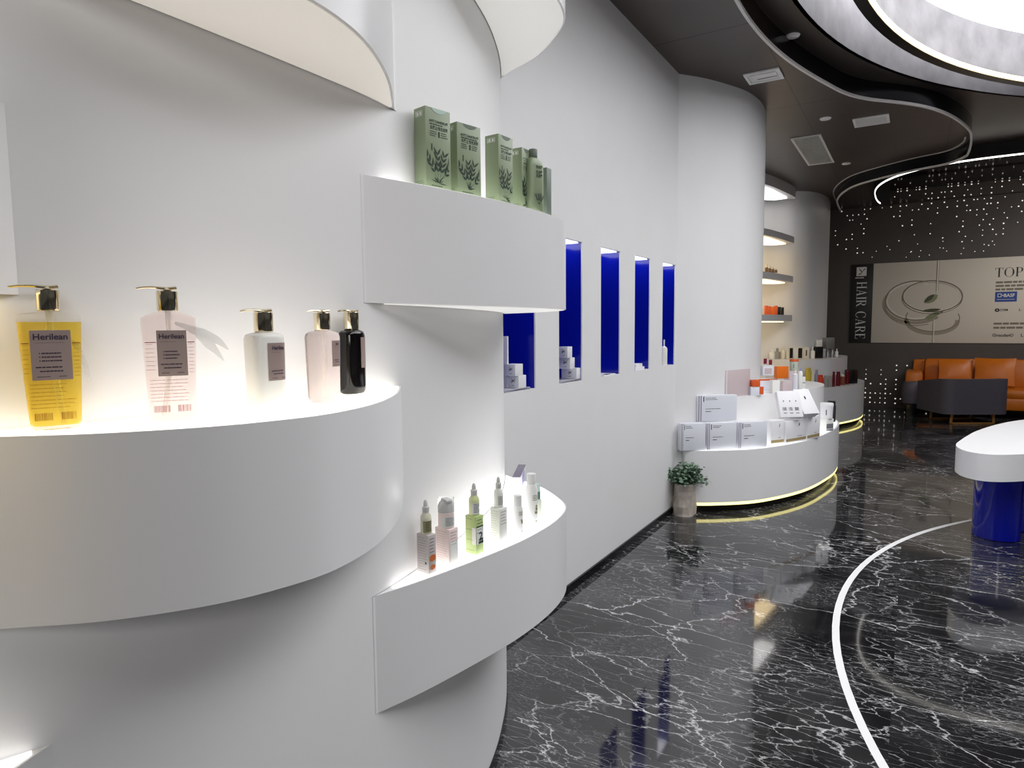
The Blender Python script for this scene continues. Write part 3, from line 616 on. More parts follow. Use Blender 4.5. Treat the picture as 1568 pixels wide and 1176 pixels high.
for k, (px, py, w_, yt, lb, cf) in enumerate([(793, 816, 16, 758, 'shorter white bottle with a leaf print on the low ledge', .27), (814, 802, 18.5, 725, 'taller white bottle with a leaf print on the low ledge', .20)]):
    t, a, d, h, hb = screw_bottle(lb, at(px, py, ZB), w_, yt, 'frost', 'label_white', .80, cf, 2.4, 25, .95, shoulder=.09)
    b = NB(); secs = [(0, a, d, 2.4), (h, a, d, 2.4)]; rnd = random.Random(k)
    for i in range(4): curved_plate(b, secs, -a*.2, a*(.6+rnd.random()*.2), h*(.58-.03*i), h*(.592-.03*i), .0006, 6, 1)
    for i in range(5): x = a*rnd.uniform(.1, .5); z = h*rnd.uniform(.22, .38); curved_plate(b, secs, x, x+a*.3, z, z+h*.05, .0006+.0001*i, 3, 2)
    curved_plate(b, secs, a*.25, a*.7, h*.07, h*.085, .0006, 4, 1); finish('print', b, 'olive', t, 80)
tt, wx, wy, h = carton('small sage green carton at the right end of the low ledge', at(829.5, 789.5, ZB), 818, 837, 765, 42, 'sage', wy=.032, wx=.032)
p_ = tt.location; rz = tt.rotation_euler[2]; c_ = p_+Vector((-wx/2*math.cos(rz)-wy/2*math.sin(rz), -wx/2*math.sin(rz)+wy/2*math.cos(rz), h+.0005))
t = thing('cream_jar', 'teal and clear jar standing on the sage green carton', 'jar', c_); r = 7.0*spx(c_); hh = hgt(c_, 741)
b = NB(); lathe(b, [(r*.95, 0), (r, .001), (r, hh*.5), (r*.97, hh*.52)], 24); finish('jar_body', b, 'teal', t)
b = NB(); lathe(b, [(r*.97, hh*.52), (r*.95, hh*.9), (r*.9, hh)], 24); finish('lid', b, 'mint', t)
tt, wx, wy, h = carton('white carton with a sloping violet grey top, at the back of the low ledge', at(797, 752.5, ZB), 785, 805, 731, 25, 'pearl')
b = NB(); box(b, (-wx/2, wy/2, h+.002), (wx*1.02, wy*1.02, .004), 0, .001); finish('top_panel', b, 'violet_grey', tt)
b = NB(); box(b, (.001, wy*.5, h*.5), (.0012, wy*.4, h*.9)); finish('stripe', b, 'lilac', tt)

# ---- goods in the niches ---------------------------------------------
def niche_box(label, pxr, pyb, w, d_, h, k, xin=.012, mark=True, z=None):
    q = atx(pxr, pyb, NX-xin); t = thing('carton', label, 'box', (q.x, q.y, z if z is not None else q.z), 0, 'cartons in the blue niches')
    b = NB(); box(b, (-w/2, d_/2, h/2), (w, d_, h), 0, .001); finish('box_body', b, 'white', t)
    if mark:
        b = NB(); m_ = Matrix.Translation((-w*.42, -.0006, h*.58)) @ FRONT
        for a_ in (.8, -.75, .2):
            q_ = bmesh.new(); ca, sa = math.cos(a_), math.sin(a_); L_ = h*.24; T_ = h*.03
            q_.faces.new([q_.verts.new((x*ca-y*sa, x*sa+y*ca, 0)) for x, y in ((-L_, -T_), (L_, -T_*.3), (L_, T_*.3), (-L_, T_))]); put(b, q_, m_)
        lines(b, -w*.12, w*.12, 0, 0, 1, h*.04, Matrix.Translation((-w*.42, -.0006, h*.2)) @ FRONT, random.Random(k)); finish('emblem', b, 'inkdark', t)
    return t
M['acrylic'] = mat('acrylic', (.9, .9, .95), .08, trans=.6, ior=1.2)
def tray(label, k, x0, x1, y0, y1, h=.012):
    t = thing('acrylic_stand', label, 'stand', ((x0+x1)/2, (y0+y1)/2, NZ0)); b = NB(); box(b, (0, 0, h-.002), (x1-x0, y1-y0, .004), 0, .001)
    finish('plate', b, 'acrylic', t); [finish('foot', (lambda q: (box(q, (0, sg*((y1-y0)/2-.002), (h-.004)/2), (x1-x0, .004, h-.004)), q)[1])(NB()), 'acrylic', t) for sg in (1, -1)]
tray('clear acrylic plate under the two cartons in the nearest niche', 0, NX-.17, NX-.005, 2.66, 2.90); tray('clear acrylic plate under the carton stack in the second niche', 1, NX-.17, NX-.005, 3.24, 3.50)
ty = NZ0+.0125
def ny_(px): return atx(px, 570, NX-.012).y
for k, (pxr, z, w, d_, h, lb) in enumerate([(794, ty, .075, .075, .062, 'lower white carton in the niche nearest the camera'), (789, ty+.0625, .062, .075, .058, 'upper white carton of the pair in the niche nearest the camera'),
                                            (883, ty, .10, .06, .062, 'wide bottom carton of the stack in the second niche'), (873, ty+.0625, .072, .06, .064, 'middle carton of the stack in the second niche'), (869, ty+.127, .058, .06, .064, 'top carton of the stack in the second niche')]):
    niche_box(lb, pxr, 570, w, d_, h, k, z=z)
t = thing('backing_panel', 'tall thin white panel standing behind the cartons in the nearest niche', 'panel', (NX-.10, 2.80, NZ0+.0125)); b = NB(); box(b, (0, 0, .13), (.05, .012, .26), 0, .001); finish('panel_sheet', b, 'white', t)
def booklet(label, y, w):
    t = thing('booklet', label, 'booklet', (NX-.07, y, NZ0+.0005), .05); b = NB(); box(b, (0, 0, .003), (.12, w, .006)); finish('pages', b, 'white', t); b = NB(); box(b, (.045, -.02, .007), (.03, w*.3, .002)); finish('print', b, 'inkdark', t)
booklet('flat white booklet lying in the empty middle niche', 3.95, .2)
for k in range(2):
    t = thing('soap_box', ['lower flat white pack in the fourth niche', 'upper flat white pack in the fourth niche'][k], 'box', (NX-.06, 4.50+.01*k, NZ0+.0005+.0225*k), .06*k); b = NB(); box(b, (0, 0, .011), (.10-.02*k, .18-.03*k, .022), 0, .002); finish('pack', b, 'white', t)
    b = NB(); box(b, (.0, -.09+.015*k-.0005, .011), (.05, .001, .008)); finish('print', b, 'label_grey', t)
q = atx(1017.5, 558, NX-.03); screw_bottle('white pump bottle in the farthest blue niche', (NX-.045, 5.13, NZ0+.001), 10, 520, 'opal', 'white', .25, .25, 3, 30, .8, 'pump_bottle', shoulder=.1)

# ------------------------------------------------------------------ curved display counters
M['panel_dim'] = mat('counter_lightbox', (.9, .9, .88), .4, emit=.85, ecol=(1, .98, .94))
def close(C, W):                                # counter plan closed along the wall it leans on
    fr = resample(spline(C, 12), 80)
    i = min(range(len(W)), key=lambda k: (W[k]-fr[0]).length); j = min(range(len(W)), key=lambda k: (W[k]-fr[-1]).length)
    seg = resample(W[i:j+1], 40); N_ = normals2(seg); return fr, [q-n_*.002 for q, n_ in zip(seg, N_)][::-1]
def counter(label, low, up, zl, zu, lit, W):
    lo, lob = close(low, W); upc, upb = close(up, W); fin = lambda v, k: v; c = sum((v for v in lo), Vector())/len(lo)
    t = thing('display_counter', label, 'display counter', (c.x, c.y, 0)); inv = Matrix.Translation((c.x, c.y, 0)).inverted()
    def add(nm, bm, m_): o = finish(nm, bm, m_, t, 30); o.matrix_parent_inverse = inv; return o
    N_ = normals2(lo); sg = 1 if (lo[40]+N_[40]*.1-c).length < (lo[40]-c).length else -1
    b = NB(); prism(b, [v.xy for v in lo+lob], .085, zl); add('lower_tier', b, 'lacquer')
    b = NB(); prism(b, [(v+n_*sg*.05).xy for v, n_ in zip(lo, N_)][2:-2]+[v.xy for v in lob[1:-1]], 0, .084); add('plinth', b, 'black')
    b = NB(); band(b, [v+n_*sg*.003 for v, n_ in zip(lo, N_)], .060, .0845, sg*.008); add('led_strip', b, 'ledy')
    b = NB(); prism(b, [v.xy for v in upc+upb], zl, zu); add('upper_tier', b, 'lacquer')
    if lit:
        b = NB(); A = [(v+n_*sg*.02) for v, n_ in zip(lo, N_)][3:-3]
        prism(b, [v.xy for v in A+upb[::-1][::-1][1:1]]+[v.xy for v in lob[2:-2]], zl, zl+.002); add('light_panel', b, 'panel_dim')
    return t
L1 = [(-1.62, 5.35), (-1.55, 5.30), (-1.33, 5.42), (-1.05, 5.69), (-.79, 6.23), (-.66, 6.85), (-.625, 7.3), (-.66, 7.72), (-.8, 8.02), (-1.1, 8.15), (-1.45, 8.02), (-1.74, 7.63)]
U1 = [(-1.365, 5.80), (-1.31, 5.90), (-1.10, 6.29), (-.90, 6.81), (-.80, 7.2), (-.79, 7.55), (-.93, 7.86), (-1.2, 7.9), (-1.53, 7.37)]
ctr1 = counter('white curved two tier counter with a yellow light line, crowded with boxes', L1, U1, .52, .922, True, WM)
L2 = [(-2.0, 10.56), (-1.8, 10.30), (-1.52, 10.16), (-1.256, 10.2), (-1.10, 10.4), (-.95, 10.7), (-.81, 11.05), (-.70, 11.45), (-.665, 11.85), (-.70, 12.3), (-.9, 12.7), (-1.2, 12.85), (-1.46, 12.94)]
U2 = [(-1.94, 10.64), (-1.72, 10.44), (-1.5, 10.42), (-1.28, 10.56), (-1.07, 10.83), (-.95, 11.3), (-.91, 11.75), (-.96, 12.2), (-1.15, 12.5), (-1.35, 12.60)]
ctr2 = counter('farther curved two tier counter, grey in shade, lined with tubes and bottles', L2, U2, .62, 1.03, False, WN)

# goods on the near counter
cm('pale_box', (224, 226, 234), .45); cm('gold_stripe', (158, 140, 96), .4); cm('burnt', (214, 92, 40), .45); cm('orange_box', (222, 110, 24), .45); cm('rosegrey', (204, 188, 190), .45); cm('brown', (128, 62, 36), .4); cm('darkjar', (40, 40, 42), .4)
def spine_print(k):
    def f(t, wx, wy, h):
        b = NB(); rnd = random.Random(k); A = lambda u, v: onfront(wx, u, v, h)
        rect(b, -wx*.012, -h*.1, wx*.012, h*.1, A(.15, .86)); lines(b, 0, wx*.3, 0, 0, 1, h*.02, A(.2, .9), rnd); lines(b, 0, wx*.3, 0, 0, 1, h*.02, A(.2, .84), rnd)
        lines(b, 0, wx*.4, 0, 0, 1, h*.02, A(.2, .48), rnd); rect(b, 0, -h*.012, wx*.14, h*.012, A(.2, .38)); finish('print', b, 'inkdark', t)
        b = NB(); rect(b, -wx*.010, -h*.5, wx*.010, h*.5, A(.03, .5)); rect(b, -wx*.01, -h*.5, wx*.01, h*.5, A(.085, .5)); finish('spine_stripe', b, 'violet_grey', t)
    return f
def stripe_print(k):
    def f(t, wx, wy, h):
        b = NB(); A = lambda u, v: onfront(wx, u, v, h); rect(b, -wx*.5, -h*.06, wx*.5, h*.06, A(.5, .13)); finish('gold_band', b, 'gold_stripe', t)
        b = NB(); rnd = random.Random(k); q = bmesh.new(); q.faces.new([q.verts.new(v) for v in ((-wx*.03, -h*.1, 0), (wx*.05, h*.0, 0), (wx*.03, h*.12, 0), (0, h*.02, 0))]); put(b, q, A(.62, .78)); lines(b, -wx*.12, wx*.12, 0, 0, 1, h*.02, A(.68, .27), rnd); finish('emblem', b, 'inkdark', t)
    return f
ZL, ZU = .5225, .9225
gB = 'white boxed sets on the near counter'
def front_carton(label, l, r, z, yt, m_, dep, group, printer):
    a, q = at(*l, z), at(*r, z); rz = math.atan2(q.y-a.y, q.x-a.x)
    return carton(label, q, 0, 0, yt, math.degrees(rz), m_, group=group, wx=(q-a).length, wy=dep, printer=printer)
for k, (l, r, yt, lb) in enumerate([((1042, 690.5), (1080, 689.3), 648, 'white boxed set next to the plant, left end of the counter row'), ((1082, 689.2), (1127, 687.4), 647, 'white boxed set, middle one of the lower three'), ((1130, 687.2), (1174, 684.4), 645, 'white boxed set, right one of the lower three')]):
    tt, wx, wy, h = front_carton(lb, l, r, ZL, yt, 'pale_box', .07, gB, spine_print(k)); hset = h
tt, wx, wy, h = front_carton('widest white boxed set, lying across the lower white boxes', (1068, 645.5), (1128, 643.5), ZL+hset+.004, 604.5, 'pale_box', .06, gB, spine_print(9))
for k, (l, r, yt, lb) in enumerate([((1180.5, 681.5), (1200, 679.2), 643, 'white carton with a gold foot band, left of its trio'), ((1203.5, 679.5), (1234, 674.2), 641, 'white carton with a gold foot band, widest and middle of its trio'), ((1236, 673.8), (1255, 669.5), 636, 'white carton with a gold foot band, right of its trio')]):
    tg, gx, gy, hg = front_carton(lb, l, r, ZL, yt, 'white', .085, 'gold banded cartons on the counter', stripe_print(k))
def grey_side(t, wx, wy, h):
    b = NB(); rect(b, -wy*.47, -h*.30, wy*.47, h*.10, onside(wy, .5, .5, h)); rect(b, -wy*.47, -h*.46, wy*.47, -h*.36, onside(wy, .5, .5, h)); finish('side_print', b, 'greycard', t)
cm('greycard', (120, 122, 126), .45)
ge = carton('white carton with a grey printed side at the right end of the lower tier', at(1265, 660.5, ZL), 1253.5, 1276, 642, -32, 'pearl', printer=grey_side)
p = at(1210, 641.5, ZL+.215); t = thing('display_tray', 'tilted white display tray with three printed columns', 'display tray', (p.x, p.y+.05, ZL+.222), math.radians(34))
b = NB(); box(b, (0, .05, .105), (.20, .05, .24), 0, .003, -.42); finish('tray_body', b, 'white', t)
b = NB(); m_ = Matrix.Translation((0, .05, .105)) @ Matrix.Rotation(-.42, 4, 'X') @ Matrix.Translation((0, -.0262, 0)) @ FRONT; rnd = random.Random(3)
for x in (-.055, 0, .055): bars(b, x-.018, x+.018, -.06, -.03, 5, m_, rnd); rect(b, x-.004, .02, x+.004, .032, m_); rect(b, x-.014, -.085, x+.014, -.08, m_)
finish('print', b, 'inkdark', t)
p = at(1232, 640, ZL+.215); t = thing('tilted_carton', 'white carton lying tilted with an open gold foot', 'box', (p.x+.01, p.y+.12, ZL+.228), math.radians(50))
b = NB(); box(b, (0, .05, .10), (.17, .07, .25), 0, .003, -.62); finish('box_body', b, 'white', t); b = NB(); box(b, (0, -.002, .012), (.172, .075, .025), 0, .001, -.62); finish('gold_band', b, 'gold_stripe', t)
b = NB(); m_ = Matrix.Translation((0, .05, .10)) @ Matrix.Rotation(-.62, 4, 'X') @ Matrix.Translation((0, -.0362, 0)) @ FRONT; rect(b, -.006, .02, .008, .05, m_); finish('emblem', b, 'inkdark', t)
def tub(label, p, w_px, ytop, m='white', lm='white', group=None):
    p = Vector(p); s = spx(p); r = w_px*s/2; h = hgt(p, ytop); t = thing('jar', label, 'jar', p, 0, group)
    b = NB(); lathe(b, [(r*.86, 0), (r*.9, h*.02), (r*.96, h*.8)], 28); finish('jar_body', b, m, t); b = NB(); lathe(b, [(r, h*.8), (r, h*.97), (r*.95, h)], 28); finish('lid', b, lm, t)
    b = NB(); secs = [(0, r*.9, r*.9, 2), (h*.8, r*.97, r*.97, 2)]; curved_plate(b, secs, r*.0, r*.12, h*.25, h*.6, .002, 2, 2); finish('print', b, 'inkdark', t); return t
q = ge[0].location; ca_, sa_ = math.cos(math.radians(-32)), math.sin(math.radians(-32)); ux, uy = -ge[1]/2, ge[2]/2
tub('white lidded tub on the carton at the right end', (q.x+ux*ca_-uy*sa_, q.y+ux*sa_+uy*ca_, ZL+ge[3]+.001), 19, 617)
q = at(1247, 652, ZL); tt = carton('plain cream carton behind the tilted carton', (q.x-.02, q.y+.06, ZL), 1232, 1252, 617, 58, 'pearl', wx=.19, wy=.10)
q = tt[0].location; tub('white lidded tub behind, beside the brown bottle', (q.x-.10, q.y-.05, ZL+tt[3]+.001), 24, 600.5)
screw_bottle('brown bottle beside the white tub', (q.x-.045, q.y+.04, ZL+tt[3]+.001), 7, 601, 'brown', 'brown', .8, .12, 2.2, 0, .9)
q = at(1272, 650, ZL); screw_bottle('dark jar shaped bottle behind the white lidded tub', (q.x-.02, q.y+.22, ZL+.001), 14, 614, 'darkjar', 'darkjar', .9, .15, 3, 0, .8)
# upper tier
def px_box(label, px, py, z, pl, yt, rz, m_, wy=.06, pr=None, group=None, panel=None, name='carton', back=0.0):
    p = at(px, py, z); r = ray(px, py); r.z = 0; p = p+r.normalized()*back
    def pf(t, wx, wy_, h):
        if panel:
            b = NB(); rect(b, -wx*panel[1]/2, -h*panel[2]/2, wx*panel[1]/2, h*panel[2]/2, onfront(wx, panel[3], panel[4], h)); finish('colour_panel', b, panel[0], t)
    return carton(label, p, pl, pr or px+2, yt, rz, m_, wy=wy, group=group, printer=pf if panel else None, name=name)
g1 = 'orange and white goods on the upper tier'
px_box('large flat rose grey box leaning by the wall, left end of the upper tier', 1148, 603.5, ZU, 1110, 564.5, 68, 'rosegrey', .025, back=-.07, panel=('white', .03, 1, .06, .5))
tt = px_box('white carton with an orange corner at the front of the upper tier', 1169, 605, ZU, 1149.5, 592, 36, 'pale_box', .07, panel=('burnt', .32, .9, .84, .55), group=g1)
px_box('white carton with an orange face stacked on the corner carton', 1164, 592, ZU+tt[3]+.001, 1152, 582, 36, 'burnt', .07, group=g1)
tt = px_box('wide low white carton with an orange lid edge behind the stack', 1190, 600, ZU, 1158, 580, 38, 'pale_box', .07, panel=('burnt', 1, .14, .5, .93), group=g1, back=.16); wl = tt
px_box('square white carton with a grey panel, above the wide low carton', 1186, 577, ZU+tt[3]+.001, 1168, 560, 38, 'pale_box', .06, panel=('rosegrey', .6, .6, .45, .45), group=g1, back=.20)
px_box('orange carton with white edges in the middle of the upper tier', 1207, 582, ZU+.12, 1190, 561, 40, 'orange_box', .06, pr=1211, group=g1, back=.22)
px_box('white carton supporting the orange carton', 1209, 599, ZU, 1190, 582.5, 42, 'pale_box', .07, group=g1, back=.16)
px_box('slim white carton standing at the front edge of the upper tier', 1194, 602, ZU, 1182.5, 582, 40, 'pearl', .05, group=g1)
px_box('low rose grey carton on the upper tier beside the slim white carton', 1212, 599, ZU, 1198.5, 584, 44, 'rosegrey', .05, group=g1)
p = at(1217, 597.5, ZU); screw_bottle('tall pale grey bottle on the upper tier', p, 8.5, 567, 'pale_box', 'pearl', .4, .16, 2.4, 0, .9)
p = at(1225, 597, ZU); screw_bottle('clear white bottle with a violet side on the upper tier', p, 7, 564, 'pearl', 'lilac', .5, .12, 2.4, 0, .9)
px_box('white carton with a dark line, right end of the upper tier', 1233, 595, ZU, 1225, 577, 52, 'pearl', .05, panel=('violet_grey', 1, .06, .5, .5), group=g1)
p = at(1219, 585, ZU+.04); tub('grey green jar with an orange lid on the upper tier', (p.x-.06, p.y+.25, ZU+.14), 13, 550, 'sage', 'burnt')
q = at(1219, 585, ZU+.04); tt = carton('grey support carton under the orange lidded jar', (q.x-.02, q.y+.19, ZU), 1211, 1226, 570, 45, 'rosegrey', wx=.09, wy=.09, h=.139)
p = at(1172, 560, 1.16)
for k in range(2):
    p = at((1171.5, 1180)[k], 580, ZU); screw_bottle(['left small bottle with a crimson cap by the column', 'right small bottle with a crimson cap by the column'][k], (p.x-.08, p.y+.42, ZU+.001), 7, 549+2*k, 'pearl', cm('crimson', (150, 24, 70), .4), .7, .3, 2.2)
# the leaning white display board and orange tray behind
p = at(1178, 549, 1.0); t = thing('display_board', 'white board leaning beside the column edge', 'board', (p.x, p.y+.3, ZU+.002), math.radians(40)); b = NB(); box(b, (-.06, 0, .28), (.035, .05, .54), 0, .002, 0, -.42); finish('board_sheet', b, 'pale_box', t)

# goods on the far counter
cm('tin', (170, 168, 166), .3, metal=.7); cm('yellowtube', (196, 176, 60), .4); cm('redtube', (206, 60, 34), .3); cm('wine', (96, 10, 24), .15); cm('greytube', (150, 146, 142), .4); cm('bluegrey', (140, 148, 170), .4); cm('blackbox', (20, 16, 16), .4); cm('cream', (226, 218, 200), .4)
ZL2, ZU2 = .6205, 1.0305
row = [(1237, 595, 9, 563, 'yellowtube', 'yellow tube, leftmost in the far counter lower row'), (1243.5, 595, 6, 566, 'cream', 'cream tube beside the yellow tube'), (1249.5, 595, 5, 566, 'bluegrey', 'thin blue grey tube beside the red tube'), (1256, 594, 9, 574, 'redtube', 'bright red tube in the far counter lower row'),
       (1264, 593.5, 6, 575, 'greytube', 'dark grey tube right of the red tube'), (1270, 593, 6, 576, 'greytube', 'light grey tube left of the wine red bottle'), (1276, 592.5, 4.4, 569, 'wine', 'slim wine red bottle with a bright highlight'), (1283, 591.5, 7, 569, 'wine', 'broader dark wine bottle in the far lower row'),
       (1290, 590, 7, 573, 'brown', 'brown jar with a pale lid in the far lower row'), (1297, 589, 6, 567, 'wine', 'tall dark bottle left of the black box')]
for k, (px, py, w_, yt, m_, lb) in enumerate(row):
    p = at(px, py, ZL2); r = ray(px, py); r.z = 0; p = p+r.normalized()*.06
    screw_bottle(lb, p, w_, yt, m_, 'cream' if m_ in ('brown', 'cream') else m_, .8, .2, 2.4, 0, .8, group='tubes on the far counter')
px_box('black box at the right end of the far lower row', 1313, 587.5, ZL2, 1304, 566, 60, 'blackbox', .12, back=.06)
row = [(1182, 549, 'pearl', 9, 535), (1190, 549, 'greytube', 9, 533), (1199, 549, 'cream', 6, 530), (1206.5, 549, 'cream', 5, 532)]
nm = ['pale bottle at the left of the far upper row, by the leaning board', 'grey pack under the orange tray', 'cream bottle with a tall neck right of the orange tray', 'small cream bottle left of the dark framed cartons']
for k, (px, py, m_, w_, yt) in enumerate(row):
    p = at(px, py+1, ZU2); r = ray(px, py); r.z = 0; p = p+r.normalized()*.06; screw_bottle(nm[k], p, w_, yt, m_, m_, .45, .3, 2.4, 0, .8)
p = at(1190, 533, 1.20); t = thing('orange_tray', 'orange tray holding thin sticks above the far counter', 'tray', (p.x, p.y+.1, at(1190, 534, 1.2).z), 0); p = at(1190, 549, ZU2); r = ray(1190, 549); r.z = 0; p = p+r.normalized()*.06; zt = hgt(p, 533)
t.location = (p.x, p.y, ZU2+zt+.002)
b = NB(); box(b, (0, 0, .03), (.24, .10, .06), .3, .004); finish('tray_body', b, 'burnt', t); b = NB()
for k in range(6): tube(b, [(-.10+.04*k, -.02, .05), (-.10+.04*k+.006, -.02, .16+.01*(k % 3))], .003, 6)
finish('stick', b, 'cream', t)
for k, (pr_, pl, yt, lb) in enumerate([(1214.5, 1208, 532, 'first dark framed carton in the far upper row'), (1220.5, 1215, 533, 'white carton between the dark framed cartons'), (1229, 1221, 532, 'second dark framed carton in the far upper row'), (1239, 1230, 531.5, 'cream carton with a dark upright mark')]):
    px_box(lb, pr_, 549.5, ZU2, pl, yt, 30, 'cream' if k != 1 else 'pearl', .08, panel=('blackbox', .75, .88, .5, .5) if k in (0, 2) else ('inkdark', .2, .5, .5, .5) if k == 3 else None, back=.05)
p = at(1244, 549, ZU2); screw_bottle('white spray bottle left of the large black box', p, 7.5, 531, 'opal', 'opal', .3, .3, 2.4, 0, .9)
tt = px_box('large black box in the far upper row', 1260, 548.5, ZU2, 1248.5, 531, 40, 'blackbox', .12, back=.03)
q = tt[0].location; carton('small white cube box on top of the black box', (q.x-.02, q.y+.02, ZU2+tt[3]+.001), 1249.5, 1257.5, 520.5, 40, 'pearl', wx=.075, wy=.06)
for k, (px, w_) in enumerate([(1267, 6.4), (1274, 6.4)]):
    p = at(px, 547.5, ZU2); r = ray(px, 547); r.z = 0; p = p+r.normalized()*.08; screw_bottle(['left silver can beside the black box', 'right silver can under the silver bag'][k], p, w_, 534.5, 'tin', 'tin', .9, .1, 2.2)
p = at(1270, 548, ZU2); r = ray(1270, 547); r.z = 0; p = p+r.normalized()*.10; zt = hgt(p, 534); carton('silver box on top of the two cans', (p.x+.07, p.y-.03, ZU2+zt+.003), 1262, 1277, 517, 40, 'tin', wx=.14, wy=.10)
p = at(1281, 546, ZU2); screw_bottle('tiny white bottle at the right end of the far upper row', p, 5, 534, 'opal', 'opal', .4, .3, 2.2, 0, .9)
# ------------------------------------------------------------------ lit wall shelves between the two columns
M['shelf_led'] = mat('shelf_led', (1, .9, .7), .5, emit=2.8, ecol=(1, .78, .45))
def wshelf(label, z, zt):
    t = thing('wall_shelf', label, 'shelf', (-1.9, 9.8, z), 0, 'lit shelves in the far recess'); inv = Matrix.Translation((-1.9, 9.8, z)).inverted()
    P_ = spline([(-2.19, 8.6), (-1.95, 8.7), (-1.72, 9.4), (-1.60, 10.1), (-1.56, 10.45), (-1.58, 10.60)], 8)+[Vector((-1.70, 10.575, 0)), Vector((-1.90, 10.51, 0)), Vector((-2.09, 10.34, 0)), Vector((-2.19, 9.7, 0))]
    b = NB(); prism(b, [v.xy for v in P_], z, z+zt); o = finish('board', b, 'lacquer', t); o.matrix_parent_inverse = inv
    b = NB(); prism(b, [(-2.12, 8.9), (-1.95, 8.9), (-1.75, 9.6), (-1.66, 10.40), (-1.85, 10.45), (-2.05, 10.2)], z-.012, z); o = finish('led_strip', b, 'shelf_led', t); o.matrix_parent_inverse = inv
    return t
wshelf('highest lit wall shelf in the far recess, bare on top', 2.74, .09); wshelf('middle lit wall shelf in the far recess, holding four small bottles', 2.17, .09); wshelf('lowest lit wall shelf in the far recess, with orange boxes', 1.60, .09)
b = NB(); prism(b, [v.xy for v in spline([(-2.19, 8.6), (-1.95, 8.7), (-1.72, 9.4), (-1.60, 10.1), (-1.56, 10.45), (-1.58, 10.60)], 8)]+[(-1.70, 10.575), (-1.90, 10.51), (-2.09, 10.34), (-2.19, 9.7)], 3.40, CZ-.001); struct('trim_7', b, 'lacquer')
t = thing('recess_light', 'bright white light line at the top of the far recess', 'ceiling light', (-1.95, 9.8, 3.385)); b = NB(); prism(b, [(-.17, -.9), (.0, -.9), (.2, -.2), (.29, .6), (.1, .65), (-.1, .4)], 0, .014); finish('led_panel', b, mat('recess_led', (1, 1, 1), .5, emit=2.6, ecol=(1, .98, .95)), t)
zs = 2.2605
for k in range(4):
    p = at(1173.5+4.6*k, 427, zs); p = Vector((-1.80+.05*k, 0, 0)); r = ray(1173.5+4.8*k, 420); y = p.x*r.y/r.x
    screw_bottle(['first of four dark bottles on the middle recess shelf, by the column', 'second of four dark bottles on the middle recess shelf', 'third of four dark bottles on the middle recess shelf', 'last of four dark bottles on the middle recess shelf, outermost'][k], (p.x, y, zs), 4.6, 405+2.2*k, cm('amberdark', (120, 96, 70), .3), 'cream', .6, .3, 2.4, 0, .9, group='small bottles on the recess shelf')
zs = 1.6905
cols_ = ['burnt', 'burnt', 'orange_box', 'burnt', 'blackbox', 'blackbox', 'rosegrey', 'brown', 'rosegrey']
nm = ['orange red pack nearest the column on the lowest recess shelf', 'second orange red pack on the lowest recess shelf', 'brightest orange pack on the lowest recess shelf', 'orange pack left of the black packs', 'left black pack on the lowest recess shelf', 'right black pack on the lowest recess shelf', 'rosy grey pack right of the black packs', 'slim brown pack on the lowest recess shelf', 'outermost rosy pack on the lowest recess shelf']
for k in range(9):
    px = 1174+4.9*k; x = -1.80+.018*k; r = ray(px+2, 480); y = x*r.y/r.x
    carton(nm[k], (x, y, zs), px-2.4, px+2.5, 468+(k % 3)*.8+(1 if k > 3 else 0), 25, cols_[k], group='packs on the lowest recess shelf', wx=.043, wy=.05)

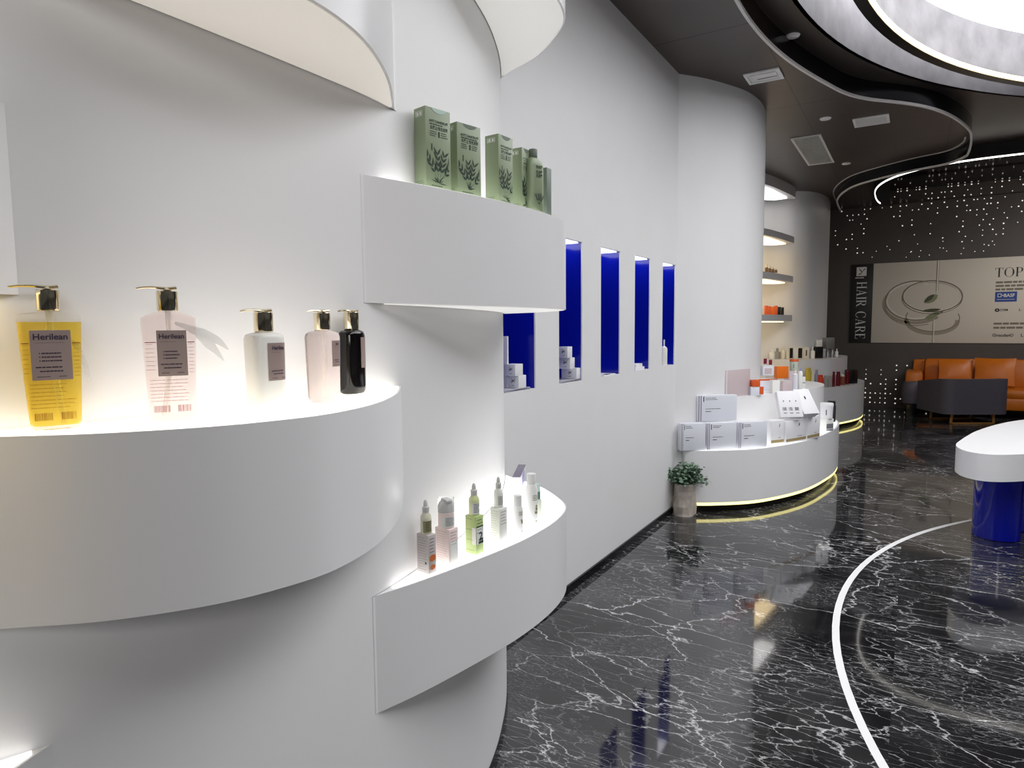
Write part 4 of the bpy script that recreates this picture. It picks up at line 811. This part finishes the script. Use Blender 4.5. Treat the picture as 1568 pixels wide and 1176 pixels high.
# ------------------------------------------------------------------ banner on the back wall
YW = YB-.004
def serif(ch):                                 # polygons of a high contrast serif capital, height 1
    P = []
    def q(*pts): P.append(pts)
    def stem(x, w=.15, z0=0, z1=1): q((x, z0), (x+w, z0), (x+w, z1), (x, z1)); 
    def ser(x0, x1, z): q((x0, z), (x1, z), (x1, z+.035), (x0, z+.035))
    def arc(cx, cz, rx, rz, a0, a1, thick, thin, n=16):
        for i in range(n):
            u0, u1 = a0+(a1-a0)*i/n, a0+(a1-a0)*(i+1)/n
            def w(u): return thin+(thick-thin)*abs(math.cos(u))**1.5
            q(*[(cx+(rx-k*w(u))*math.cos(u), cz+(rz-k*thin)*math.sin(u)) for u, k in ((u0, 0), (u1, 0), (u1, 1), (u0, 1))])
    if ch == 'H': stem(.08); stem(.62); q((.2, .48), (.65, .48), (.65, .52), (.2, .52)); [ser(a, a+.31, z) for a in (0, .54) for z in (0, .965)]; w_ = .85
    elif ch == 'I': stem(.08); ser(0, .31, 0); ser(0, .31, .965); w_ = .31
    elif ch == 'A': q((.08, 0), (.13, 0), (.44, 1), (.39, 1)); q((.58, 0), (.76, 0), (.46, 1), (.36, 1)); q((.2, .3), (.62, .3), (.62, .335), (.2, .335)); ser(0, .24, 0); ser(.5, .86, 0); w_ = .86
    elif ch == 'R': stem(.08); ser(0, .31, 0); q((0, .965), (.4, .965), (.4, 1), (0, 1)); arc(.36, .74, .32, .26, -math.pi/2, math.pi/2, .15, .04); q((.2, .48), (.4, .48), (.4, .52), (.2, .52)); q((.34, .48), (.48, .48), (.8, 0), (.62, 0)); ser(.6, .86, 0); w_ = .84
    elif ch == 'P': stem(.08); ser(0, .31, 0); q((0, .965), (.4, .965), (.4, 1), (0, 1)); arc(.36, .72, .32, .28, -math.pi/2, math.pi/2, .15, .04); q((.2, .44), (.4, .44), (.4, .48), (.2, .48)); w_ = .72
    elif ch == 'C': arc(.45, .5, .43, .52, .7, 2*math.pi-.7, .16, .035, 28); q((.76, .68), (.79, .68), (.79, .98), (.76, .98)); q((.75, .14), (.79, .14), (.79, .3), (.77, .3)); w_ = .84
    elif ch == 'E': stem(.08); q((0, 0), (.62, 0), (.62, .035), (0, .035)); q((0, .965), (.6, .965), (.6, 1), (0, 1)); q((.2, .49), (.45, .49), (.45, .52), (.2, .52)); q((.62, 0), (.66, .24), (.62, .24), (.58, .03)); q((.6, 1), (.62, .77), (.59, .77), (.56, .97)); w_ = .68
    elif ch == 'T': stem(.30); ser(.2, .55, 0); q((0, .965), (.75, .965), (.75, 1), (0, 1)); q((0, 1), (0, .75), (.03, .75), (.06, .97)); q((.75, 1), (.75, .75), (.72, .75), (.69, .97)); w_ = .75
    elif ch == 'O': arc(.47, .5, .47, .52, 0, 2*math.pi, .16, .035, 32); w_ = .94
    else: w_ = .4
    return P, w_
def serif_word(dst, s, size, m, gap=.1, sx=1.0):
    x = 0
    for ch in s:
        P, w_ = serif(ch)
        for pts in P:
            qb = bmesh.new(); qb.faces.new([qb.verts.new(((x+u)*size*sx, v*size, 0)) for u, v in pts]); put(dst, qb, m)
        x += w_+gap
    return x*size*sx
t = thing('wall_sign', 'narrow black vertical sign reading HAIR CARE beside the pale banner', 'sign', (-.875, YW-.02, 1.20))
inv = Matrix.Translation(t.location).inverted()
def addw(nm, bm, m_, par=t, iv=None): o = finish(nm, bm, m_, par); o.matrix_parent_inverse = iv or inv; return o
cm('sign_black', (22, 20, 20), .45); cm('sign_white', (205, 203, 200), .5); cm('banner_paper', (196, 188, 176), .5); cm('banner_edge', (120, 118, 108), .5)
b = NB(); box(b, (-.875, YW-.010, 1.93), (.365, .02, 1.46), 0, .002); addw('board', b, 'sign_black')
WALLM = lambda x, z, rot=0: Matrix.Translation((x, YW-.0215, z)) @ FRONT @ Matrix.Rotation(rot, 4, 'Z')
b = NB(); serif_word(b, 'HAIR CARE', .165, WALLM(-.955, 2.335, -math.pi/2), .085, .90); addw('lettering', b, 'sign_white')
b = NB(); box(b, (-.885, YW-.021, 2.525), (.165, .002, .165), 0, .0); addw('logo_square', b, 'sign_white')
b = NB(); M_ = WALLM(-.885, 2.525); M_ = Matrix.Translation((0, -.001, 0)) @ M_
for pts in ([(-.05, .055), (-.035, .055), (.012, .0), (-.0, -.012)], [(.05, .055), (.062, .045), (.0, -.02), (-.055, -.05), (-.05, -.06), (.0, -.035)], [(-.01, -.02), (.0, -.02), (-.02, -.06), (-.03, -.06)]):
    qb = bmesh.new(); qb.faces.new([qb.verts.new((x, z, 0)) for x, z in pts]); put(b, qb, M_)
addw('logo_mark', b, 'sign_black')
b = NB(); lines(b, -.1, .1, 0, 0, 1, .018, WALLM(-.885, 2.41), random.Random(2)); addw('small_print', b, 'sign_white')

t2 = thing('wall_banner', 'wide pale banner with glass dishes and the word TOP on the back wall', 'banner', (1.3, YW-.02, 1.20)); inv2 = Matrix.Translation(t2.location).inverted()
b = NB(); box(b, (1.35, YW-.009, 1.93), (4.08, .018, 1.46), 0, .002); addw('sheet', b, 'banner_paper', t2, inv2)
def ell(dst, cx, cz, rx, rz, th, a0=0, a1=2*math.pi, n=48, rot=-.06, layer=0):
    m_ = Matrix.Translation((cx, YW-.0195-layer*.0012, cz)) @ FRONT @ Matrix.Rotation(rot, 4, 'Z')
    for i in range(n):
        u0, u1 = a0+(a1-a0)*i/n, a0+(a1-a0)*(i+1)/n; k0, k1 = (th if isinstance(th, float) else th(u0)), (th if isinstance(th, float) else th(u1))
        qb = bmesh.new(); qb.faces.new([qb.verts.new((x*math.cos(u), z*math.sin(u), 0)) for u, x, z in ((u0, rx, rz), (u1, rx, rz), (u1, rx-k1, rz-k1), (u0, rx-k0, rz-k0))]); put(dst, qb, m_)
cm('dish_line', (110, 102, 88), .5); cm('dish_pale', (208, 203, 190), .4); cm('dish_shadow', (140, 132, 114), .5); cm('leaf_dark', (62, 66, 40), .5); cm('leaf_light', (120, 124, 92), .5)
b = NB(); ell(b, -.02, 1.90, .51, .36, .05, 2.6, 5.6); ell(b, .25, 1.60, .42, .26, .07, math.pi*.95, 2*math.pi*1.02); addw('dish_shadow', b, 'dish_shadow', t2, inv2)
b = NB(); ell(b, .0, 1.96, .49, .36, .018, 1.2, 5.9, layer=1); ell(b, .0, 1.85, .49, .34, .010, math.pi, 5.2, layer=1); ell(b, .26, 1.65, .41, .25, .014, math.pi*.9, 2*math.pi*1.06, layer=1); ell(b, .24, 2.03, .46, .285, .020, layer=3); ell(b, .235, 2.00, .46, .285, .012, layer=2); addw('dish_outline', b, 'dish_line', t2, inv2)
b = NB(); ell(b, .0, 1.96, .46, .33, .02, 1.2, 5.9, layer=1); ell(b, .24, 2.03, .435, .262, .012, layer=3); ell(b, .24, 1.985, .45, .27, .03, math.pi*1.05, 1.95*math.pi, layer=1); addw('dish_highlight', b, 'dish_pale', t2, inv2)
def leafshape(dst, cx, cz, l_, w_, rot, layer):
    m_ = Matrix.Translation((cx, YW-.0195-layer*.0012, cz)) @ FRONT @ Matrix.Rotation(rot, 4, 'Z'); qb = bmesh.new()
    qb.faces.new([qb.verts.new((x*l_, z*w_, 0)) for x, z in ((-.5, 0), (-.3, .32), (0, .5), (.3, .36), (.5, 0), (.3, -.36), (0, -.5), (-.3, -.32))]); put(dst, qb, m_)
b = NB(); leafshape(b, .23, 1.985, .24, .13, .62, 5); leafshape(b, .25, 1.68, .26, .09, .5, 2); addw('leaf', b, 'leaf_light', t2, inv2)
b = NB(); leafshape(b, .20, 1.995, .20, .075, .75, 6); leafshape(b, .24, 1.785, .30, .055, .08, 5); addw('leaf_shade', b, 'leaf_dark', t2, inv2)
b = NB(); m_ = Matrix.Translation((.318, YW-.027, 0)) @ FRONT; rect(b, -.012, 2.10, .006, 2.655, m_); rect(b, -.035, 1.205, -.02, 1.62, m_); addw('dropper_line', b, 'dish_pale', t2, inv2)
b = NB(); m_ = Matrix.Translation((.318, YW-.0272, 0)) @ FRONT; rect(b, .008, 2.12, .013, 2.655, m_); rect(b, -.018, 2.12, -.013, 2.655, m_); rect(b, -.042, 1.205, -.037, 1.6, m_); addw('dropper_edge', b, 'dish_line', t2, inv2)
W2 = lambda x, z: Matrix.Translation((x, YW-.0195, z)) @ FRONT
b = NB(); xx = serif_word(b, 'TOP', .155, W2(1.135, 2.325), .11, .94); word(b, '肽', .20, W2(1.145+xx, 2.395), 'LEFT'); addw('headline', b, 'inkdark', t2, inv2)
b = NB()
for z in (2.235, 2.175, 2.115): lines(b, 0, .62, 0, 0, 1, .034, W2(1.15, z), random.Random(int(z*1000)))
for z in (1.535, 1.465): lines(b, 0, .62, 0, 0, 1, .034, W2(1.15, z), random.Random(int(z*1000)))
addw('small_print', b, 'dish_line', t2, inv2)
cm('banner_blue', (28, 62, 132), .5)
b = NB(); box(b, (1.30, YW-.0190, 1.99), (.30, .002, .17)); addw('blue_badge', b, 'banner_blue', t2, inv2)
b = NB(); word(b, '□•BASF', .078, Matrix.Translation((0, -.0022, 0)) @ W2(1.30, 2.01), sx=.9); rect(b, -.12, -.003, .12, .003, Matrix.Translation((0, -.0022, 0)) @ W2(1.30, 1.945)); addw('badge_lettering', b, 'sign_white', t2, inv2)
b = NB(); ell(b, 1.19, 1.765, .035, .03, .022, rot=0); word(b, 'DSM', .055, W2(1.285, 1.765)); word(b, 'L', .06, W2(1.50, 1.765)); word(b, 'Givaudan®', .072, W2(1.14, 1.335), 'LEFT', .9); word(b, 'L', .07, W2(1.53, 1.335), 'LEFT'); addw('partner_names', b, 'inkdark', t2, inv2)

# ------------------------------------------------------------------ pin lights scattered over the dark back wall
rnd = random.Random(12); b = NB(); n_ = 0
def star(x, z, s):
    q_ = bmesh.new(); bmesh.ops.create_circle(q_, cap_ends=True, segments=6, radius=s); bmesh.ops.transform(q_, matrix=Matrix.Translation((x, YB-.002, z)) @ Matrix.Rotation(math.pi/2, 4, 'X'), verts=q_.verts); merge(b, q_)
for i in range(46):
    x = -1.35+i*.095; top = 3.93; ln = rnd.choice((.3, .5, .8, 1.0, 1.1))
    for j in range(14):
        z = top-j*.088
        if top-z > ln: break
        if rnd.random() < .62-.25*(top-z): star(x+rnd.choice((0, 0, .045)), z, rnd.uniform(.008, .013))
for i in range(14):
    x = -.75+i*.082; ln = rnd.choice((.3, .55, .75, .85))
    for j in range(10):
        z = .08+j*.088
        if z > ln: break
        if rnd.random() < .62: star(x, z, rnd.uniform(.009, .015))
for k in range(26): star(rnd.uniform(-1.0, 2.2), rnd.uniform(2.72, 3.0), .008)
tag(finish('pin_lights', b, 'star'), 'tiny pin lights scattered over the dark back wall', 'wall lights', None, 'stuff')

# ------------------------------------------------------------------ sofa and armchairs
M['leather'] = noisy('orange_leather', col((186, 98, 2)), .42, .06, 8, .08); M['greyfab'] = noisy('grey_upholstery', col((74, 70, 80)), .55, .06, 14, .05); M['wood'] = noisy('oak', col((150, 104, 50)), .5, .15, 9)
t = thing('sofa', 'long orange leather sofa against the dark back wall', 'sofa', (1.7, 13.46, 0))
def part(par, nm, m_, c, s, rz=0, bev=.03, rx=0, ry=0): b = NB(); box(b, c, s, rz, bev, rx, ry); return finish(nm, b, m_, par)
part(t, 'base', 'leather', (0, 0, .24), (3.6, .86, .20), 0, .03)
for k in range(3): part(t, 'seat_cushion', 'leather', (-1.02+1.05*k, -.06, .40), (1.03, .74, .15), 0, .045)
for k in range(3): part(t, 'back_cushion', 'leather', (-1.02+1.05*k, .31, .68), (1.02, .20, .50), 0, .06, -.12)
part(t, 'backrest', 'leather', (.05, .41, .55), (3.5, .12, .72), 0, .03)
part(t, 'armrest', 'leather', (-1.68, -.02, .45), (.26, .86, .56), 0, .05); part(t, 'armrest', 'leather', (1.72, -.02, .45), (.26, .86, .56), 0, .05)
for x in (-1.65, 0, 1.65):
    for y in (-.36, .36): b = NB(); lathe(b, [(.022, 0), (.03, .14)], 12, (x, y)); finish('leg', b, 'black', t)
for k, (x, y, z, rz, rx, s_, lb) in enumerate([(.62, 13.52, .72, .1, -.30, .50, 'lighter orange cushion at the left end of the sofa'), (1.16, 13.44, .73, -.12, -.28, .56, 'big square orange cushion with a pinched corner on the sofa'), ]):
    t3 = thing('cushion', lb, 'cushion', (x, y, z-.24), rz, 'cushions on the sofa'); b = NB(); q_ = bmesh.new(); bmesh.ops.create_cube(q_, size=1); bmesh.ops.subdivide_edges(q_, edges=q_.edges[:], cuts=6, use_grid_fill=True)
    for v in q_.verts:
        k_ = (1-(2*v.co.x)**4*.35)*(1-(2*v.co.z)**4*.35); v.co.y *= .16*max(.15, (1-abs(2*v.co.x)**3)*(1-abs(2*v.co.z)**3))**.5; v.co.x *= s_*(1-.06*(1-abs(2*v.co.z)**2)); v.co.z *= s_*.85*(1-.05*(1-abs(v.co.x/s_*2)**2))
    bmesh.ops.transform(q_, matrix=Matrix.Translation((0, 0, .24)) @ Matrix.Rotation(rx, 4, 'X'), verts=q_.verts); merge(b, q_); finish('cushion_cover', b, 'leather', t3, 60)
def armchair(label, loc, rz):
    t = thing('armchair', label, 'armchair', loc, rz)
    P_ = []
    hw, dp, r = .48, .78, .14                   # U shell, open towards local +y, back along local -y
    P_ += [Vector((-hw, dp, 0)), Vector((-hw, dp*.5, 0))]
    P_ += [Vector((-hw+r-r*math.cos(a), r-r*math.sin(a), 0)) for a in [math.pi/2*i/8 for i in range(9)]]
    P_ += [Vector((hw-r+r*math.sin(a), r-r*math.cos(a), 0)) for a in [math.pi/2*i/8 for i in range(9)]]
    P_ += [Vector((hw, dp*.5, 0)), Vector((hw, dp, 0))]
    P_ = resample(P_, 50); zt = [.70-.10*max(0, v.y-.15)/dp for v in P_]; b = NB(); band(b, P_, .16, zt, .10); bmesh.ops.bevel(b, geom=[e for e in b.edges if len(e.link_faces) == 2 and e.calc_face_angle(0) > 1], offset=.025, segments=2, affect='EDGES'); finish('shell', b, 'greyfab', t, 40)
    part(t, 'seat_cushion', 'greyfab', (0, dp/2+.06, .34), (hw*2-.22, dp-.14, .18), 0, .04)
    part(t, 'seat_base', 'greyfab', (0, dp/2+.03, .20), (hw*2-.21, dp-.16, .08), 0, .01)
    for x in (-.30, .30):
        for y in (.12, .66): b = NB(); tube(b, [(x, y, .17), (x*1.06, y, 0.01)], [.024, .018], 10); finish('leg', b, 'wood', t)
    b = NB(); box(b, (0, .12, .012), (.62, .03, .022), 0, .004); box(b, (0, .66, .012), (.62, .03, .022), 0, .004); finish('runner', b, 'wood', t)
    return t
armchair('grey upholstered armchair seen from behind, in front of the orange sofa', (.865, 12.10, 0), math.radians(28))
t = thing('pouf', 'small rounded grey pouf peeping out left of the grey armchair', 'stool', (.0, 12.84, 0)); b = NB(); lathe(b, [(.10, .20), (.145, .22), (.155, .36), (.15, .52), (.12, .575), (.05, .585)], 28); finish('cushion', b, 'greyfab', t)
b = NB(); lathe(b, [(.09, 0), (.09, .20)], 20); finish('base', b, 'black', t)

# ------------------------------------------------------------------ white table on a blue lobed base
t = thing('display_table', 'white thick topped table on a glossy blue lobed base', 'table', (1.0, 6.3, 0)); inv3 = Matrix.Translation(t.location).inverted()
rim = spline([(.345, 5.963), (.285, 5.64), (.300, 5.45), (.352, 5.345), (.436, 5.298), (.545, 5.335), (.69, 5.46), (1.0, 5.78), (1.4, 6.25), (1.75, 6.8), (1.88, 7.3), (1.75, 7.72), (1.4, 7.86), (1.1, 7.68), (.869, 7.372), (.653, 6.964), (.456, 6.413), (.345, 5.963)], 8)[:-1]
b = NB(); prism(b, [v.xy for v in rim], .497, .68); bmesh.ops.bevel(b, geom=[e for e in b.edges if abs(e.verts[0].co.z-e.verts[1].co.z) < 1e-4], offset=.006, segments=2, affect='EDGES'); o = finish('tabletop', b, mat('white_top', (.86, .86, .88), .25), t); o.matrix_parent_inverse = inv3
b = NB()
for cx, cy, r in ((.56, 5.80, .145), (.93, 6.2, .27), (1.28, 6.75, .30), (1.45, 7.25, .26)): lathe(b, [(r, .004), (r, .497)], 48, (cx, cy))
o = finish('base', b, 'blue', t); o.matrix_parent_inverse = inv3

# ------------------------------------------------------------------ potted plant
p = at(1049, 786, 0)+Vector((0, -.03, 0)); t = thing('potted_plant', 'small leafy plant in a crumpled stone grey pot by the counter', 'plant', p); s = spx(p)
M['crumple'] = noisy('crumpled_paper', col((176, 166, 156)), .55, .3, 9, .8); M['leafm'] = noisy('leaf_green', col((96, 120, 98)), .45, .4, 20)
b = NB(); rnd = random.Random(5); lathe(b, [(.02, 0), (.088, 0), (.092, .02), (.098, .08), (.085, .14), (.080, .20), (.084, .255), (.078, .262), (.070, .25), (.02, .24)], 14)
for v in b.verts: v.co += Vector((rnd.uniform(-1, 1), rnd.uniform(-1, 1), 0))*.010
finish('pot', b, 'crumple', t, 12)
b = NB(); crown = []
for k in range(80):
    a, e_ = rnd.uniform(0, 2*math.pi), rnd.uniform(.1, 1.5); rr = rnd.uniform(.07, .165)
    q = Vector((math.cos(a)*math.cos(e_)*rr*1.05+.02, math.sin(a)*math.cos(e_)*rr*.9, .30+math.sin(e_)*rr*.85-.02)); crown.append(q); tube(b, [(rnd.uniform(-.02, .02), rnd.uniform(-.02, .02), .23), q*.5+Vector((0, 0, .14)), q], .0016, 5)
finish('stem', b, 'leafm', t)
b = NB()
for q in crown:
    for j in range(9):
        c = q+Vector((rnd.gauss(0, .022), rnd.gauss(0, .022), rnd.gauss(0, .020))); l_ = rnd.uniform(.018, .032); m_ = Matrix.Translation(c) @ Matrix.Rotation(rnd.uniform(0, 6.3), 4, 'Z') @ Matrix.Rotation(rnd.uniform(-1.0, 1.0), 4, 'X') @ Matrix.Rotation(rnd.uniform(-.8, .8), 4, 'Y')
        vs = [b.verts.new(m_ @ Vector((x*l_, y*l_, z*l_))) for x, y, z in ((-.6, 0, 0), (-.2, .42, .1), (.3, .40, .1), (.7, 0, -.05), (.3, -.40, .1), (-.2, -.42, .1))]; b.faces.new(vs)
finish('foliage', b, 'leafm', t, 60)

# ------------------------------------------------------------------ ceiling fittings
M['vent'] = mat('vent_white', (.88, .87, .86), .5)
def vent(label, pts, kind):
    q = [at(x, y, CZ) for x, y in pts]; c = sum(q, Vector())/4; c.z = CZ; w_ = ((q[1]-q[0]).length+(q[2]-q[3]).length)/2; l_ = ((q[3]-q[0]).length+(q[2]-q[1]).length)/2
    t = thing('ceiling_vent', label, 'vent', (c.x, c.y, CZ-.012))
    fw = .022; b = NB(); box(b, (0, l_/2-fw/2, .005), (w_, fw, .012)); box(b, (0, -l_/2+fw/2, .005), (w_, fw, .012)); box(b, (w_/2-fw/2, 0, .005), (fw, l_-2*fw, .012)); box(b, (-w_/2+fw/2, 0, .005), (fw, l_-2*fw, .012)); finish('frame', b, 'vent', t)
    b = NB(); box(b, (0, 0, .010), (w_-2*fw, l_-2*fw, .002)); finish('backing', b, 'matte' if kind != 'flap' else 'vent', t)
    if kind == 'flap':
        b = NB(); box(b, (0, 0, .004), (w_*.74, l_*.5, .008), 0, .002); finish('flap', b, 'vent', t); b = NB(); box(b, (.02, l_*.10, -.001), (w_*.55, .008, .002)); box(b, (w_*.30, 0, .003), (.014, l_*.5, .002)); finish('slot', b, 'black', t); return
    n_ = 22 if kind == 'grille' else 9
    for i in range(n_):
        x = -w_/2+fw+(w_-2*fw)*(i+.5)/n_
        if kind == 'grille': b = NB(); box(b, (x, 0, .004), ((w_-2*fw)/n_*.4, l_-2*fw, .006)); finish('slat', b, 'vent', t)
        else: y = -l_/2+fw+(l_-2*fw)*(i+.5)/n_; b = NB(); box(b, (0, y, .004), (w_-2*fw, (l_-2*fw)/n_*.45, .006)); finish('slat', b, 'vent', t)
vent('white air conditioner flap in the brown ceiling, nearest the camera', [(1138, 113), (1192, 103), (1203, 119), (1147, 127)], 'flap')
vent('small slotted white vent near the curved ceiling edge', [(1306, 181), (1360, 175), (1363, 188), (1309, 192)], 'slot')
vent('large white grille with fine slats in the brown ceiling', [(1212, 210), (1258, 206), (1277, 248), (1236, 252)], 'grille')
for k, (px, py, z, lb) in enumerate([(1214, 54, C2, 'round ceiling sensor between the curved edge and the round opening'), (1264, 181, CZ, 'small round ceiling downlight between the two nearer vents'), (1296, 250, CZ, 'small round ceiling downlight right of the fine slatted grille')]):
    p = at(px, py, z); t = thing('downlight', lb, 'ceiling light', (p.x, p.y, z-.022)); b = NB(); lathe(b, [(.03, .008), (.046, .010), (.052, .018), (.052, .0215)], 24); finish('trim_ring', b, 'vent', t); b = NB(); lathe(b, [(.018, .004), (.026, .006), (.026, .0085)], 16); finish('lens', b, 'vent', t)
